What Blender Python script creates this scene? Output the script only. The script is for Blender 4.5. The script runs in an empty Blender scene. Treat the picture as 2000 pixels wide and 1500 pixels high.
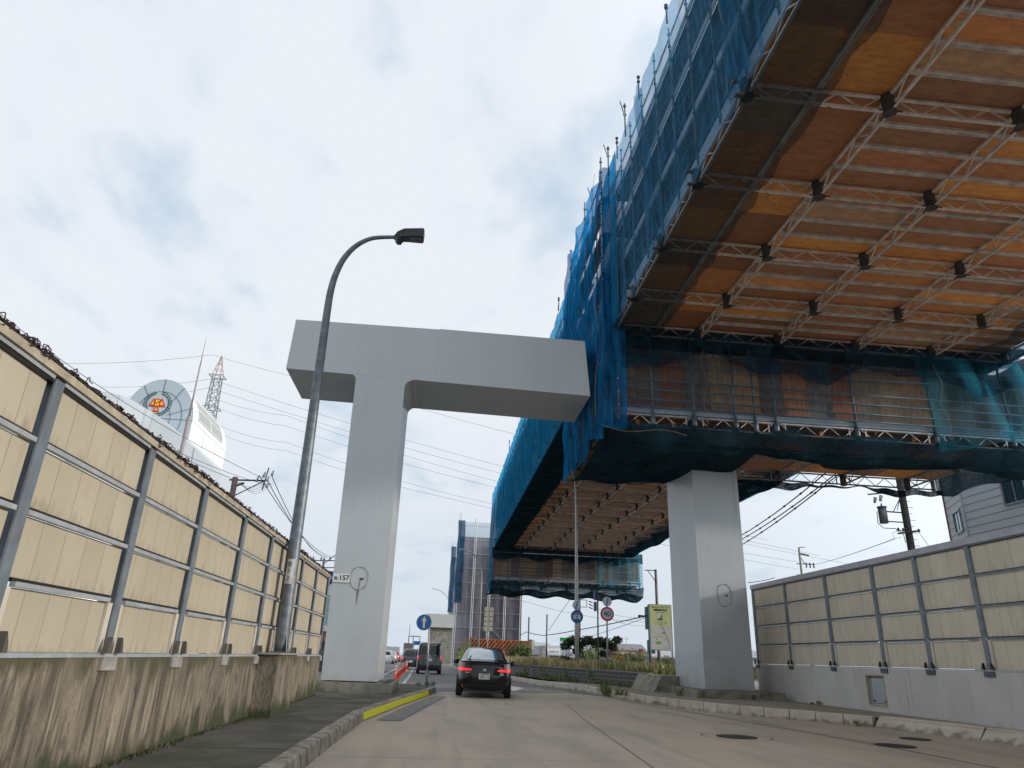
import bpy, math, random
from mathutils import Vector, Matrix
random.seed(7)
R = math.radians
sc = bpy.context.scene
# ------------------------------------------------------------------ camera
CAM_H = 1.17
CM = ((0.99412, -0.07002, -0.0823), (-0.1023, -0.3612, -0.92686), (0.03517, 0.93035, -0.36644))
m3 = Matrix(CM)
# orthonormalise
zx = m3.row[2].normalized(); yy = (m3.row[1] - zx * m3.row[1].dot(zx)).normalized(); xx = yy.cross(zx)
m3 = Matrix((xx, yy, zx))
F = 1360.0
cam_d = bpy.data.cameras.new('camera'); cam = bpy.data.objects.new('camera', cam_d)
sc.collection.objects.link(cam)
cam.matrix_world = Matrix.Translation((0, 0, CAM_H)) @ m3.to_4x4()
cam_d.sensor_fit = 'HORIZONTAL'; cam_d.sensor_width = 36; cam_d.lens = F / 2000 * 36
cam_d.clip_start = 0.1; cam_d.clip_end = 3000
sc.camera = cam
def P(px, py, Y):
    """world point on the plane y=Y seen at photo pixel px,py (a surveying aid)"""
    d = m3 @ Vector((px - 1000, 750 - py, -F)); d *= Y / d.y
    return Vector((d.x, d.y, d.z + CAM_H))
# ------------------------------------------------------------------ light
SUN_EL, SUN_AZ = 15.0, 106.0            # azimuth clockwise from +Y
w = bpy.data.worlds.new('World'); sc.world = w; w.use_nodes = True
nt = w.node_tree; nt.nodes.clear()
def N(nt, t, **k):
    n = nt.nodes.new(t)
    for a, b in k.items():
        if a.startswith('i_'):
            n.inputs[int(a[2:])].default_value = b
        else: setattr(n, a, b)
    return n
def L(nt, a, b): nt.links.new(a, b)
sky = N(nt, 'ShaderNodeTexSky', sky_type='NISHITA', sun_disc=False, sun_elevation=R(SUN_EL), sun_rotation=R(SUN_AZ))
sky.air_density = 1.0; sky.dust_density = 1.5
tc = N(nt, 'ShaderNodeTexCoord')
sep = N(nt, 'ShaderNodeSeparateXYZ'); L(nt, tc.outputs['Generated'], sep.inputs[0])
zc = N(nt, 'ShaderNodeMath', operation='MAXIMUM', i_1=0.0); L(nt, sep.outputs[2], zc.inputs[0])
za = N(nt, 'ShaderNodeMath', operation='ADD', i_1=0.22); L(nt, zc.outputs[0], za.inputs[0])
cx = N(nt, 'ShaderNodeMath', operation='DIVIDE'); L(nt, sep.outputs[0], cx.inputs[0]); L(nt, za.outputs[0], cx.inputs[1])
cy = N(nt, 'ShaderNodeMath', operation='DIVIDE'); L(nt, sep.outputs[1], cy.inputs[0]); L(nt, za.outputs[0], cy.inputs[1])
cmb = N(nt, 'ShaderNodeCombineXYZ'); L(nt, cx.outputs[0], cmb.inputs[0]); L(nt, cy.outputs[0], cmb.inputs[1])
mp = N(nt, 'ShaderNodeMapping'); mp.inputs['Rotation'].default_value = (0, 0, R(35)); mp.inputs['Scale'].default_value = (1.3, 0.85, 1); mp.inputs['Location'].default_value = (3.1, 1.7, 0)
L(nt, cmb.outputs[0], mp.inputs[0])
n1 = N(nt, 'ShaderNodeTexNoise'); n1.inputs['Scale'].default_value = 2.3; n1.inputs['Detail'].default_value = 7; n1.inputs['Roughness'].default_value = 0.52; n1.inputs['Distortion'].default_value = 0.35
L(nt, mp.outputs[0], n1.inputs[0])
n2 = N(nt, 'ShaderNodeTexNoise'); n2.inputs['Scale'].default_value = 6.5; n2.inputs['Detail'].default_value = 4
L(nt, mp.outputs[0], n2.inputs[0])
ad = N(nt, 'ShaderNodeMath', operation='MULTIPLY_ADD', i_1=0.60, i_2=-0.18); L(nt, n2.outputs[0], ad.inputs[0]); L(nt, n1.outputs[0], ad.inputs[2])
cov = N(nt, 'ShaderNodeMapRange'); cov.inputs[1].default_value = 0.40; cov.inputs[2].default_value = 0.84; cov.inputs[3].default_value = 0.05; cov.inputs[4].default_value = 1.0
cov.interpolation_type = 'SMOOTHSTEP'
L(nt, ad.outputs[0], cov.inputs[0])
cr = N(nt, 'ShaderNodeValToRGB')     # cloud brightness from its own thickness
cr.color_ramp.elements[0].position = 0.42; cr.color_ramp.elements[0].color = (6.5, 7.5, 8.7, 1)
cr.color_ramp.elements[1].position = 0.72; cr.color_ramp.elements[1].color = (8.6, 9.05, 9.7, 1)
L(nt, ad.outputs[0], cr.inputs[0])
hs = N(nt, 'ShaderNodeMixRGB'); hs.inputs[0].default_value = 0.9; hs.inputs[2].default_value = (5.7, 7.2, 8.8, 1)   # thin high veil over the blue
L(nt, sky.outputs[0], hs.inputs[1])
mx = N(nt, 'ShaderNodeMixRGB'); L(nt, cov.outputs[0], mx.inputs[0]); L(nt, hs.outputs[0], mx.inputs[1]); L(nt, cr.outputs[0], mx.inputs[2])
hz = N(nt, 'ShaderNodeMapRange'); hz.inputs[1].default_value = 0.0; hz.inputs[2].default_value = 0.34; hz.inputs[3].default_value = 0.85; hz.inputs[4].default_value = 0.0
L(nt, sep.outputs[2], hz.inputs[0])
mh = N(nt, 'ShaderNodeMixRGB'); mh.inputs[2].default_value = (6.5, 7.4, 8.3, 1)
L(nt, hz.outputs[0], mh.inputs[0]); L(nt, mx.outputs[0], mh.inputs[1])
bg = N(nt, 'ShaderNodeBackground'); bg.inputs[1].default_value = 0.083
# added glow lobe round the out-of-view sun, lifts the ambient light
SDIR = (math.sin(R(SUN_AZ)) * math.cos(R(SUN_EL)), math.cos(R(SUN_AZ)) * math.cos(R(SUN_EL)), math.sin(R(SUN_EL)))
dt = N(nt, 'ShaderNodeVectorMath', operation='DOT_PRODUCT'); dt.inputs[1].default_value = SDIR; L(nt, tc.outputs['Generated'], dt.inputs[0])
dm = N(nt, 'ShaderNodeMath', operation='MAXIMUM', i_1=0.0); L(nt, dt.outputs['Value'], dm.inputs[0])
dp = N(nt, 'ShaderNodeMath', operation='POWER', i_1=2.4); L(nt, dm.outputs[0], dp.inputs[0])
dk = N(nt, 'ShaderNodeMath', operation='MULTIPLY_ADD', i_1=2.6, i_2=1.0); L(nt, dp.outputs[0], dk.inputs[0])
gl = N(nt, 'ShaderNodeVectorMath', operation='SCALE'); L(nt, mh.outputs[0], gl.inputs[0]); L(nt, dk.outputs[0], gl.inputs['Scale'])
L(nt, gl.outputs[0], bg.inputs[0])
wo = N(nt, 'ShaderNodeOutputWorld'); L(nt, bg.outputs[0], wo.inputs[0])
sd = bpy.data.lights.new('sun', 'SUN'); sd.energy = 2.3; sd.angle = R(3); sd.color = (1.0, 0.90, 0.78)
so = bpy.data.objects.new('sun', sd); sc.collection.objects.link(so)
dv = Vector((math.sin(R(SUN_AZ)) * math.cos(R(SUN_EL)), math.cos(R(SUN_AZ)) * math.cos(R(SUN_EL)), math.sin(R(SUN_EL))))
so.rotation_euler = dv.to_track_quat('Z', 'Y').to_euler()
sc.view_settings.view_transform = 'Standard'; sc.view_settings.look = 'None'
sc.view_settings.exposure = 0.22; sc.view_settings.gamma = 1.0
sc.cycles.max_bounces = 8; sc.cycles.transparent_max_bounces = 24
sc.cycles.diffuse_bounces = 4
# ------------------------------------------------------------------ materials
MC = {}
def mat(name, c, r=.6, m=0., var=.15, s=4., b=0., c2=None, lo=.35, hi=.65, st=(1, 1, 1), det=6, vcol=False, coat=0., seams=None, bs=None, spec=.5):
    if name in MC: return MC[name]
    M = bpy.data.materials.new(name); M.use_nodes = True; t = M.node_tree
    B = t.nodes['Principled BSDF']
    B.inputs['Roughness'].default_value = r; B.inputs['Metallic'].default_value = m
    B.inputs['Coat Weight'].default_value = coat; B.inputs['Specular IOR Level'].default_value = spec
    co = N(t, 'ShaderNodeNewGeometry')
    mp = N(t, 'ShaderNodeMapping'); mp.inputs['Scale'].default_value = st; L(t, co.outputs['Position'], mp.inputs[0])
    no = N(t, 'ShaderNodeTexNoise'); no.inputs['Scale'].default_value = s; no.inputs['Detail'].default_value = det; no.inputs['Roughness'].default_value = .6
    L(t, mp.outputs[0], no.inputs[0])
    mr = N(t, 'ShaderNodeMapRange'); mr.inputs[1].default_value = lo; mr.inputs[2].default_value = hi; L(t, no.outputs[0], mr.inputs[0])
    mi = N(t, 'ShaderNodeMixRGB'); L(t, mr.outputs[0], mi.inputs[0])
    if c2 is None: c2 = tuple(x * (1 - var * 2) for x in c)
    mi.inputs[1].default_value = (*c2, 1); mi.inputs[2].default_value = (*c, 1)
    out = mi.outputs[0]
    if vcol:
        at = N(t, 'ShaderNodeVertexColor'); at.layer_name = 'Col'
        mu = N(t, 'ShaderNodeMixRGB', blend_type='MULTIPLY'); mu.inputs[0].default_value = 1
        L(t, out, mu.inputs[1]); L(t, at.outputs[0], mu.inputs[2]); out = mu.outputs[0]
    if seams:
        ax, per, wd, dk = seams
        sp = N(t, 'ShaderNodeSeparateXYZ'); L(t, co.outputs['Position'], sp.inputs[0])
        a = N(t, 'ShaderNodeMath', operation='DIVIDE', i_1=per); L(t, sp.outputs[ax], a.inputs[0])
        f = N(t, 'ShaderNodeMath', operation='FRACT'); L(t, a.outputs[0], f.inputs[0])
        l = N(t, 'ShaderNodeMath', operation='LESS_THAN', i_1=wd / per); L(t, f.outputs[0], l.inputs[0])
        fl = N(t, 'ShaderNodeMath', operation='FLOOR'); L(t, a.outputs[0], fl.inputs[0])
        wn = N(t, 'ShaderNodeTexWhiteNoise', noise_dimensions='1D'); L(t, fl.outputs[0], wn.inputs['W'])
        tn = N(t, 'ShaderNodeMapRange'); tn.inputs[3].default_value = .95; tn.inputs[4].default_value = 1.03; L(t, wn.outputs[0], tn.inputs[0])
        hv = N(t, 'ShaderNodeMixRGB', blend_type='MULTIPLY'); hv.inputs[0].default_value = 1; L(t, out, hv.inputs[1]); L(t, tn.outputs[0], hv.inputs[2])
        sm = N(t, 'ShaderNodeMixRGB'); L(t, hv.outputs[0], sm.inputs[1]); sm.inputs[2].default_value = (*dk, 1)
        mm = N(t, 'ShaderNodeMath', operation='MULTIPLY', i_1=.75); L(t, l.outputs[0], mm.inputs[0]); L(t, mm.outputs[0], sm.inputs[0]); out = sm.outputs[0]
    L(t, out, B.inputs['Base Color'])
    if b:
        nb = N(t, 'ShaderNodeTexNoise'); nb.inputs['Scale'].default_value = bs or s * 9; nb.inputs['Detail'].default_value = 4; L(t, mp.outputs[0], nb.inputs[0])
        bu = N(t, 'ShaderNodeBump'); bu.inputs['Strength'].default_value = b; bu.inputs['Distance'].default_value = .02
        L(t, nb.outputs[0], bu.inputs['Height']); L(t, bu.outputs[0], B.inputs['Normal'])
    MC[name] = M; return M
def layer(M, c, s, lo, hi, st=(1, 1, 1), zr=None, k=1., det=5, dist=0., off=(0, 0, 0)):
    """second stain layer; zr=(z0,z1): full strength at z0 fading out at z1"""
    t = M.node_tree; B = t.nodes['Principled BSDF']; src = B.inputs['Base Color'].links[0].from_socket
    co = N(t, 'ShaderNodeNewGeometry'); mp = N(t, 'ShaderNodeMapping'); mp.inputs['Scale'].default_value = st; mp.inputs['Location'].default_value = off
    L(t, co.outputs['Position'], mp.inputs[0])
    no = N(t, 'ShaderNodeTexNoise'); no.inputs['Scale'].default_value = s; no.inputs['Detail'].default_value = det; no.inputs['Distortion'].default_value = dist; L(t, mp.outputs[0], no.inputs[0])
    f0 = no.outputs[0]
    if zr:
        sp = N(t, 'ShaderNodeSeparateXYZ'); L(t, co.outputs['Position'], sp.inputs[0])
        z = N(t, 'ShaderNodeMapRange'); z.inputs[1].default_value = zr[0]; z.inputs[2].default_value = zr[1]; z.inputs[3].default_value = .22; z.inputs[4].default_value = -.25; L(t, sp.outputs[2], z.inputs[0])
        a = N(t, 'ShaderNodeMath', operation='ADD'); L(t, f0, a.inputs[0]); L(t, z.outputs[0], a.inputs[1]); f0 = a.outputs[0]
    mr = N(t, 'ShaderNodeMapRange'); mr.inputs[1].default_value = lo; mr.inputs[2].default_value = hi; mr.inputs[4].default_value = k; L(t, f0, mr.inputs[0])
    mi = N(t, 'ShaderNodeMixRGB'); L(t, mr.outputs[0], mi.inputs[0]); L(t, src, mi.inputs[1]); mi.inputs[2].default_value = (*c, 1)
    L(t, mi.outputs[0], B.inputs['Base Color']); return M
def netmat(name, c, op=.6, s=6, st=(1, 1, 1), tr=.4, var=.25):
    M = bpy.data.materials.new(name); M.use_nodes = True; t = M.node_tree; t.nodes.clear()
    o = N(t, 'ShaderNodeOutputMaterial'); co = N(t, 'ShaderNodeNewGeometry')
    mp = N(t, 'ShaderNodeMapping'); mp.inputs['Scale'].default_value = st; L(t, co.outputs['Position'], mp.inputs[0])
    no = N(t, 'ShaderNodeTexNoise'); no.inputs['Scale'].default_value = s; no.inputs['Detail'].default_value = 5; L(t, mp.outputs[0], no.inputs[0])
    d = N(t, 'ShaderNodeBsdfDiffuse'); tl = N(t, 'ShaderNodeBsdfTranslucent')
    cr = N(t, 'ShaderNodeValToRGB'); cr.color_ramp.elements[0].position = .3; cr.color_ramp.elements[1].position = .7
    cr.color_ramp.elements[0].color = (*[x * (1 - var * 1.6) for x in c], 1); cr.color_ramp.elements[1].color = (*[min(1, x * (1 + var)) for x in c], 1)
    L(t, no.outputs[0], cr.inputs[0]); L(t, cr.outputs[0], d.inputs[0]); L(t, cr.outputs[0], tl.inputs[0])
    m1 = N(t, 'ShaderNodeMixShader', i_0=tr); L(t, d.outputs[0], m1.inputs[1]); L(t, tl.outputs[0], m1.inputs[2])
    tp = N(t, 'ShaderNodeBsdfTransparent'); tp.inputs[0].default_value = (.86, .92, .97, 1)
    wv = N(t, 'ShaderNodeTexNoise'); wv.inputs['Scale'].default_value = 1; wv.inputs['Detail'].default_value = 2; wm = N(t, 'ShaderNodeMapping'); wm.inputs['Scale'].default_value = (9, 9, 34); L(t, co.outputs['Position'], wm.inputs[0]); L(t, wm.outputs[0], wv.inputs[0])
    # open weave: opacity grows when looked at edge-on, as any mesh does
    lw = N(t, 'ShaderNodeLayerWeight'); lw.inputs[0].default_value = .35
    a = N(t, 'ShaderNodeMath', operation='MULTIPLY_ADD', i_1=.22, i_2=op - .05); L(t, lw.outputs['Facing'], a.inputs[0])
    b2 = N(t, 'ShaderNodeMath', operation='MULTIPLY_ADD', i_1=.35, i_2=-.17); L(t, no.outputs[0], b2.inputs[0])
    w3 = N(t, 'ShaderNodeMath', operation='MULTIPLY_ADD', i_1=.36, i_2=-.18); L(t, wv.outputs[0], w3.inputs[0]); w4 = N(t, 'ShaderNodeMath', operation='ADD'); L(t, w3.outputs[0], w4.inputs[0]); L(t, b2.outputs[0], w4.inputs[1])
    c3 = N(t, 'ShaderNodeMath', operation='ADD', use_clamp=True); L(t, a.outputs[0], c3.inputs[0]); L(t, w4.outputs[0], c3.inputs[1])
    m2 = N(t, 'ShaderNodeMixShader'); L(t, c3.outputs[0], m2.inputs[0]); L(t, tp.outputs[0], m2.inputs[1]); L(t, m1.outputs[0], m2.inputs[2])
    L(t, m2.outputs[0], o.inputs[0]); MC[name] = M; return M
def emis(name, c, k):
    M = mat(name, c, .3); B = M.node_tree.nodes['Principled BSDF']
    B.inputs['Emission Color'].default_value = (*c, 1); B.inputs['Emission Strength'].default_value = k; return M
galv = mat('galvanised', (.20, .235, .27), .55, .35, .15, 5, .05)
galvd = mat('galvanised_dark', (.10, .125, .15), .5, .4, .2, 5)
galvl = mat('galvanised_light', (.42, .45, .47), .5, .3, .12, 6)
steelp = mat('painted_steel_grey', (.43, .465, .485), .42, 0, .045, .5, .02, st=(1, 1, .4), coat=.15, bs=3)
layer(steelp, (.34, .355, .355), 3, .58, .78, (3, 3, .22), None, .45)
layer(steelp, (.33, .315, .29), 1.2, .55, .75, (1, 1, 1), (.4, 2.2), .5)
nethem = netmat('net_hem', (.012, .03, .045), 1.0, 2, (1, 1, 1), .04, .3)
tubes = mat('scaffold_tube', (.80, .73, .68), .5, .35, .2, 3)
tubeb = mat('scaffold_tube_blue', (.24, .28, .32), .5, .35, .2, 3)
noded = mat('node_steel', (.085, .08, .075), .6, .3, .2, 6)
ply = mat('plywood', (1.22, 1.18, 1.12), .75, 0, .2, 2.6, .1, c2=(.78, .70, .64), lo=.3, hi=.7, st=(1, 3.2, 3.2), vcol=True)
layer(ply, (.05, .035, .025), 7, .66, .74, (1, 1.6, 1), None, .7)
plyf = mat('plywood_sheet', (1, 1, 1), .75, 0, .2, 2.0, .1, c2=(.55, .5, .45), lo=.3, hi=.7, st=(5, 5, 1), vcol=True)
board = mat('toe_board', (.62, .66, .70), .6, 0, .1, 3)
netb = netmat('net_blue', (.055, .215, .38), .46, 3, (2.2, 2.2, .35), .5, .3)
netb2 = netmat('net_blue_dense', (.02, .24, .46), .80, 3, (2.2, 2.2, .3), .55, .3)
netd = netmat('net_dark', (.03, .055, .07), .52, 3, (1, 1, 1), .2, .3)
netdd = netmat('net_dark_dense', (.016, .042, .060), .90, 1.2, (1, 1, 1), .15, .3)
netg = netmat('net_grey', (.20, .195, .235), .95, 2, (1, 1, .3), .3, .12)
rope = mat('rope', (.30, .25, .17), .9)
ropeo = mat('rope_orange', (.55, .22, .06), .9)
panel = mat('noise_panel', (.42, .375, .285), .7, 0, .05, 1.6, .06, st=(1, 1, .5), seams=(1, .345, .010, (.20, .155, .10)))
layer(panel, (.33, .25, .15), 3.5, .60, .80, (1, 2.2, .5), None, .6)
panelr = mat('noise_panel_right', (.62, .56, .45), .7, 0, .06, 1.6, .06, st=(1, 1, .5), seams=(1, .62, .012, (.24, .20, .15)))
layer(panelr, (.36, .31, .24), 3, .55, .75, (1, 3, .35), None, .5)
def edge_dirt(M, Zb, H, c, k=.8):
    t = M.node_tree; B = t.nodes['Principled BSDF']; src = B.inputs['Base Color'].links[0].from_socket
    co = N(t, 'ShaderNodeNewGeometry'); sp = N(t, 'ShaderNodeSeparateXYZ'); L(t, co.outputs['Position'], sp.inputs[0])
    a = N(t, 'ShaderNodeMath', operation='SUBTRACT', i_1=Zb); L(t, sp.outputs[2], a.inputs[0]); d = N(t, 'ShaderNodeMath', operation='DIVIDE', i_1=H); L(t, a.outputs[0], d.inputs[0]); f = N(t, 'ShaderNodeMath', operation='FRACT'); L(t, d.outputs[0], f.inputs[0])
    lo_ = N(t, 'ShaderNodeMapRange'); lo_.inputs[1].default_value = .04; lo_.inputs[2].default_value = .42; lo_.inputs[3].default_value = .20; lo_.inputs[4].default_value = -.1; L(t, f.outputs[0], lo_.inputs[0])
    hi_ = N(t, 'ShaderNodeMapRange'); hi_.inputs[1].default_value = .80; hi_.inputs[2].default_value = .98; hi_.inputs[3].default_value = 0; hi_.inputs[4].default_value = .17; L(t, f.outputs[0], hi_.inputs[0])
    mp = N(t, 'ShaderNodeMapping'); mp.inputs['Scale'].default_value = (1, 4.5, 1.1); L(t, co.outputs['Position'], mp.inputs[0])
    no = N(t, 'ShaderNodeTexNoise'); no.inputs['Scale'].default_value = 2.4; no.inputs['Detail'].default_value = 6; L(t, mp.outputs[0], no.inputs[0])
    s1 = N(t, 'ShaderNodeMath', operation='ADD'); L(t, lo_.outputs[0], s1.inputs[0]); L(t, hi_.outputs[0], s1.inputs[1]); s2 = N(t, 'ShaderNodeMath', operation='ADD'); L(t, s1.outputs[0], s2.inputs[0]); L(t, no.outputs[0], s2.inputs[1])
    mr = N(t, 'ShaderNodeMapRange'); mr.inputs[1].default_value = .60; mr.inputs[2].default_value = .86; mr.inputs[4].default_value = k; L(t, s2.outputs[0], mr.inputs[0])
    mi = N(t, 'ShaderNodeMixRGB'); L(t, mr.outputs[0], mi.inputs[0]); L(t, src, mi.inputs[1]); mi.inputs[2].default_value = (*c, 1); L(t, mi.outputs[0], B.inputs['Base Color'])
edge_dirt(panel, 1.06, .48125, (.18, .14, .09), .5); edge_dirt(panelr, 1.27, .6575, (.32, .27, .20), .45)
trim = mat('cream_trim', (.56, .52, .44), .5, 0, .08, 4)
concl = mat('stained_concrete', (.27, .23, .175), .85, 0, .22, 2.2, .8, st=(1, 1.6, .7), bs=22)
layer(concl, (.065, .055, .042), 3.0, .48, .64, (1, 2.6, .30), None, .85, 8, 1.0)
layer(concl, (.05, .045, .035), 5.0, .56, .70, (1, 1.4, .5), None, .8, 8, .8, (2, 7, 1))
layer(concl, (.05, .042, .03), 7.0, .53, .66, (1, 3, .22), None, .7, 8, .9, (1, 3, 2))
layer(concl, (.13, .115, .09), 26, .56, .64, (1, 1, 1), None, .6, 3)
layer(concl, (.40, .35, .27), 4.0, .60, .70, (1, 3.5, .14), None, .6, off=(4, 4, 4))
layer(concl, (.035, .045, .018), 2.2, .50, .66, (1, 1.2, .8), (.12, .75), .92)
layer(concl, (.06, .06, .03), 2.2, .52, .68, (1, 1.6, .6), (1.06, .62), .85)
concr = mat('grey_concrete', (.52, .51, .49), .8, 0, .07, 1.2, .25, st=(1, 1, .6), bs=25)
layer(concr, (.24, .22, .18), 2.4, .60, .76, (2.5, 2.5, .14), None, .6)
layer(concr, (.16, .17, .11), 3, .62, .8, (1, 1, 1), (.1, .45), .7)
concp = mat('pedestal_concrete', (.27, .255, .215), .85, 0, .2, 2, .4, bs=25)
layer(concp, (.07, .085, .03), 3, .5, .68, (1, 1, 1), None, .75)
kerbm = mat('kerb_concrete', (.52, .47, .39), .85, 0, .12, 2.5, .35, bs=25)
layer(kerbm, (.11, .10, .075), 4, .55, .72, (1, 1, 1), (.0, .2), .7)
kerbd = mat('kerb_concrete_old', (.36, .325, .275), .85, 0, .2, 3, .5, bs=25)
layer(kerbd, (.06, .06, .045), 5, .5, .66, (1, 1, 1), None, .7)
roadc = mat('concrete_road', (.44, .375, .295), .75, 0, .06, .35, .12, st=(1.6, .5, 1), bs=40)
layer(roadc, (.28, .255, .215), 1.1, .47, .68, (1.4, .35, 1), None, .65)
layer(roadc, (.16, .14, .12), 60, .66, .72, (1, 1, 1), None, .5, 2)
layer(roadc, (.30, .255, .20), 1.6, .50, .70, (3.2, .12, 1), None, .5, 4, .2, (7, 3, 1))
layer(roadc, (.46, .37, .28), .35, .52, .66, (1.2, .6, 1), None, .5, off=(5, 2, 0))
asph = mat('asphalt', (.165, .16, .155), .85, 0, .12, 1.5, .3, bs=60)
pave = mat('mossy_pavement', (.125, .12, .10), .9, 0, .2, 1.2, .5, bs=35)
layer(pave, (.05, .055, .032), 1.3, .44, .6, (1, .7, 1), None, .85)
layer(pave, (.17, .15, .12), 2.2, .62, .74, (1, .5, 1), None, .5)
paver = mat('dusty_pavement', (.30, .265, .215), .9, 0, .15, 1.5, .4, bs=35)
black = mat('black_plastic', (.012, .012, .013), .5)
white = mat('white_paint', (.62, .62, .60), .55, 0, .1, 6)
leafm = mat('leaf', (.08, .145, .04), .55, 0, .25, 2, vcol=True)
# ------------------------------------------------------------------ mesh building
ROOTPOS = {}
class MB:
    def __init__(s): s.v = []; s.f = []; s.mi = []; s.col = []; s.cc = (1, 1, 1); s.ci = 0; s.sm = False; s.sf = []
    def poly(s, pts):
        n = len(s.v); s.v += [tuple(p) for p in pts]; s.face(list(range(n, n + len(pts))))
    def face(s, idx): s.f.append(idx); s.mi.append(s.ci); s.col.append(s.cc); s.sf.append(s.sm)
    def box(s, x0, x1, y0, y1, z0, z1):
        s.hexa([(x0, y0, z0), (x1, y0, z0), (x1, y1, z0), (x0, y1, z0), (x0, y0, z1), (x1, y0, z1), (x1, y1, z1), (x0, y1, z1)])
    def hexa(s, p):
        n = len(s.v); s.v += [tuple(q) for q in p]
        for q in ((3, 2, 1, 0), (4, 5, 6, 7), (0, 1, 5, 4), (1, 2, 6, 5), (2, 3, 7, 6), (3, 0, 4, 7)): s.face([n + i for i in q])
    def obox(s, a, b, w, h, up=(0, 0, 1)):
        """bar from a to b, width w across, height h along up"""
        a = Vector(a); b = Vector(b); d = (b - a).normalized(); u = Vector(up); u = (u - d * u.dot(d)).normalized(); c = d.cross(u)
        c *= w / 2; u *= h / 2
        s.hexa([a - c - u, a + c - u, a + c + u, a - c + u, b - c - u, b + c - u, b + c + u, b - c + u])
    def tube(s, a, b, r, n=6, r2=None, caps=True):
        a = Vector(a); b = Vector(b); d = b - a
        if d.length < 1e-6: return
        d.normalize(); u = d.orthogonal().normalized(); c = d.cross(u); r2 = r if r2 is None else r2
        k = len(s.v)
        for p, rr in ((a, r), (b, r2)):
            for i in range(n):
                t = 2 * math.pi * i / n; s.v.append(tuple(p + (u * math.cos(t) + c * math.sin(t)) * rr))
        o = s.sm; s.sm = n > 5
        for i in range(n): j = (i + 1) % n; s.face([k + i, k + j, k + n + j, k + n + i])
        s.sm = False
        if caps: s.face([k + i for i in range(n)][::-1]); s.face([k + n + i for i in range(n)])
        s.sm = o
    def path(s, pts, r, n=6):
        """smooth tube along points; r number or list"""
        pts = [Vector(p) for p in pts]; k0 = len(s.v); prev = None; m = len(pts)
        for i, p in enumerate(pts):
            d = (pts[min(i + 1, m - 1)] - pts[max(i - 1, 0)]).normalized()
            if prev is None: u = d.orthogonal().normalized()
            else: u = (prev - d * prev.dot(d)).normalized()
            prev = u; c = d.cross(u); rr = r[i] if isinstance(r, (list, tuple)) else r
            for j in range(n):
                t = 2 * math.pi * j / n; s.v.append(tuple(p + (u * math.cos(t) + c * math.sin(t)) * rr))
        o = s.sm; s.sm = True
        for i in range(m - 1):
            for j in range(n):
                q = (j + 1) % n; a = k0 + i * n; s.face([a + j, a + q, a + n + q, a + n + j])
        s.sm = o
        s.face([k0 + j for j in range(n)][::-1]); s.face([k0 + (m - 1) * n + j for j in range(n)])
    def prism(s, pts, d, caps=True):
        """extrude polygon pts by vector d"""
        d = Vector(d); n = len(s.v); m = len(pts)
        s.v += [tuple(p) for p in pts] + [tuple(Vector(p) + d) for p in pts]
        if caps: s.face(list(range(n, n + m))[::-1]); s.face(list(range(n + m, n + 2 * m)))
        for i in range(m): j = (i + 1) % m; s.face([n + i, n + j, n + m + j, n + m + i])
    def disc(s, c, r, y, t, n=24, sq=1.0):
        s.prism([(c[0] + r * math.cos(2 * math.pi * i / n), y, c[1] + r * sq * math.sin(2 * math.pi * i / n)) for i in range(n)], (0, t, 0))
    def grid(s, fn, nu, nv, smooth=True):
        k = len(s.v)
        for i in range(nu + 1):
            for j in range(nv + 1): s.v.append(tuple(fn(i / nu, j / nv)))
        o = s.sm; s.sm = smooth
        for i in range(nu):
            for j in range(nv):
                a = k + i * (nv + 1) + j; s.face([a, a + nv + 1, a + nv + 2, a + 1])
        s.sm = o
    def truss(s, a, b, depth, r=.03, step=.5, n=4):
        a = Vector(a); b = Vector(b); up = Vector((0, 0, depth)); L_ = (b - a).length; k = max(2, int(round(L_ / step)))
        s.obox(a, b, r * 2, r * 2); s.obox(a + up, b + up, r * 2, r * 2)
        for i in range(k):
            p = a.lerp(b, i / k); q = a.lerp(b, (i + 1) / k)
            if i % 2: s.tube(p, q + up, r * .6, n, caps=False)
            else: s.tube(p + up, q, r * .6, n, caps=False)
    def build(s, name, mats, parent=None, local=False, recalc=False):
        if not isinstance(mats, (list, tuple)): mats = [mats]
        off = Vector((0, 0, 0))
        if parent is not None and not local: off = ROOTPOS.get(parent.name, Vector((0, 0, 0)))
        me = bpy.data.meshes.new(name)
        me.from_pydata([tuple(Vector(p) - off) for p in s.v], [], s.f)
        for m_ in mats: me.materials.append(m_)
        me.polygons.foreach_set('material_index', s.mi); me.polygons.foreach_set('use_smooth', s.sf)
        if any(c != (1, 1, 1) for c in s.col) or any(m_ in (ply, plyf, leafm) for m_ in mats):
            ca = me.color_attributes.new('Col', 'FLOAT_COLOR', 'CORNER'); d = []
            for f, c in zip(s.f, s.col): d += list((*c, 1)) * len(f)
            ca.data.foreach_set('color', d)
        me.update()
        if recalc:
            import bmesh
            bm = bmesh.new(); bm.from_mesh(me); bmesh.ops.recalc_face_normals(bm, faces=bm.faces); bm.to_mesh(me); bm.free()
        o = bpy.data.objects.new(name, me); sc.collection.objects.link(o)
        if parent is not None:
            o.parent = parent
            ROOTPOS[o.name] = ROOTPOS.get(parent.name, Vector((0, 0, 0)))
            if local: ROOTPOS[o.name] = Vector((0, 0, 0))
        return o
def tag(o, label=None, cat=None, group=None, kind=None):
    if label: o['label'] = label
    if cat: o['category'] = cat
    if group: o['group'] = group
    if kind: o['kind'] = kind
    return o
def T(name, label, cat, loc=(0, 0, 0), group=None):
    o = bpy.data.objects.new(name, None); sc.collection.objects.link(o); o.location = loc; o.empty_display_size = .2
    tag(o, label, cat, group); ROOTPOS[o.name] = Vector(loc); return o
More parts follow.
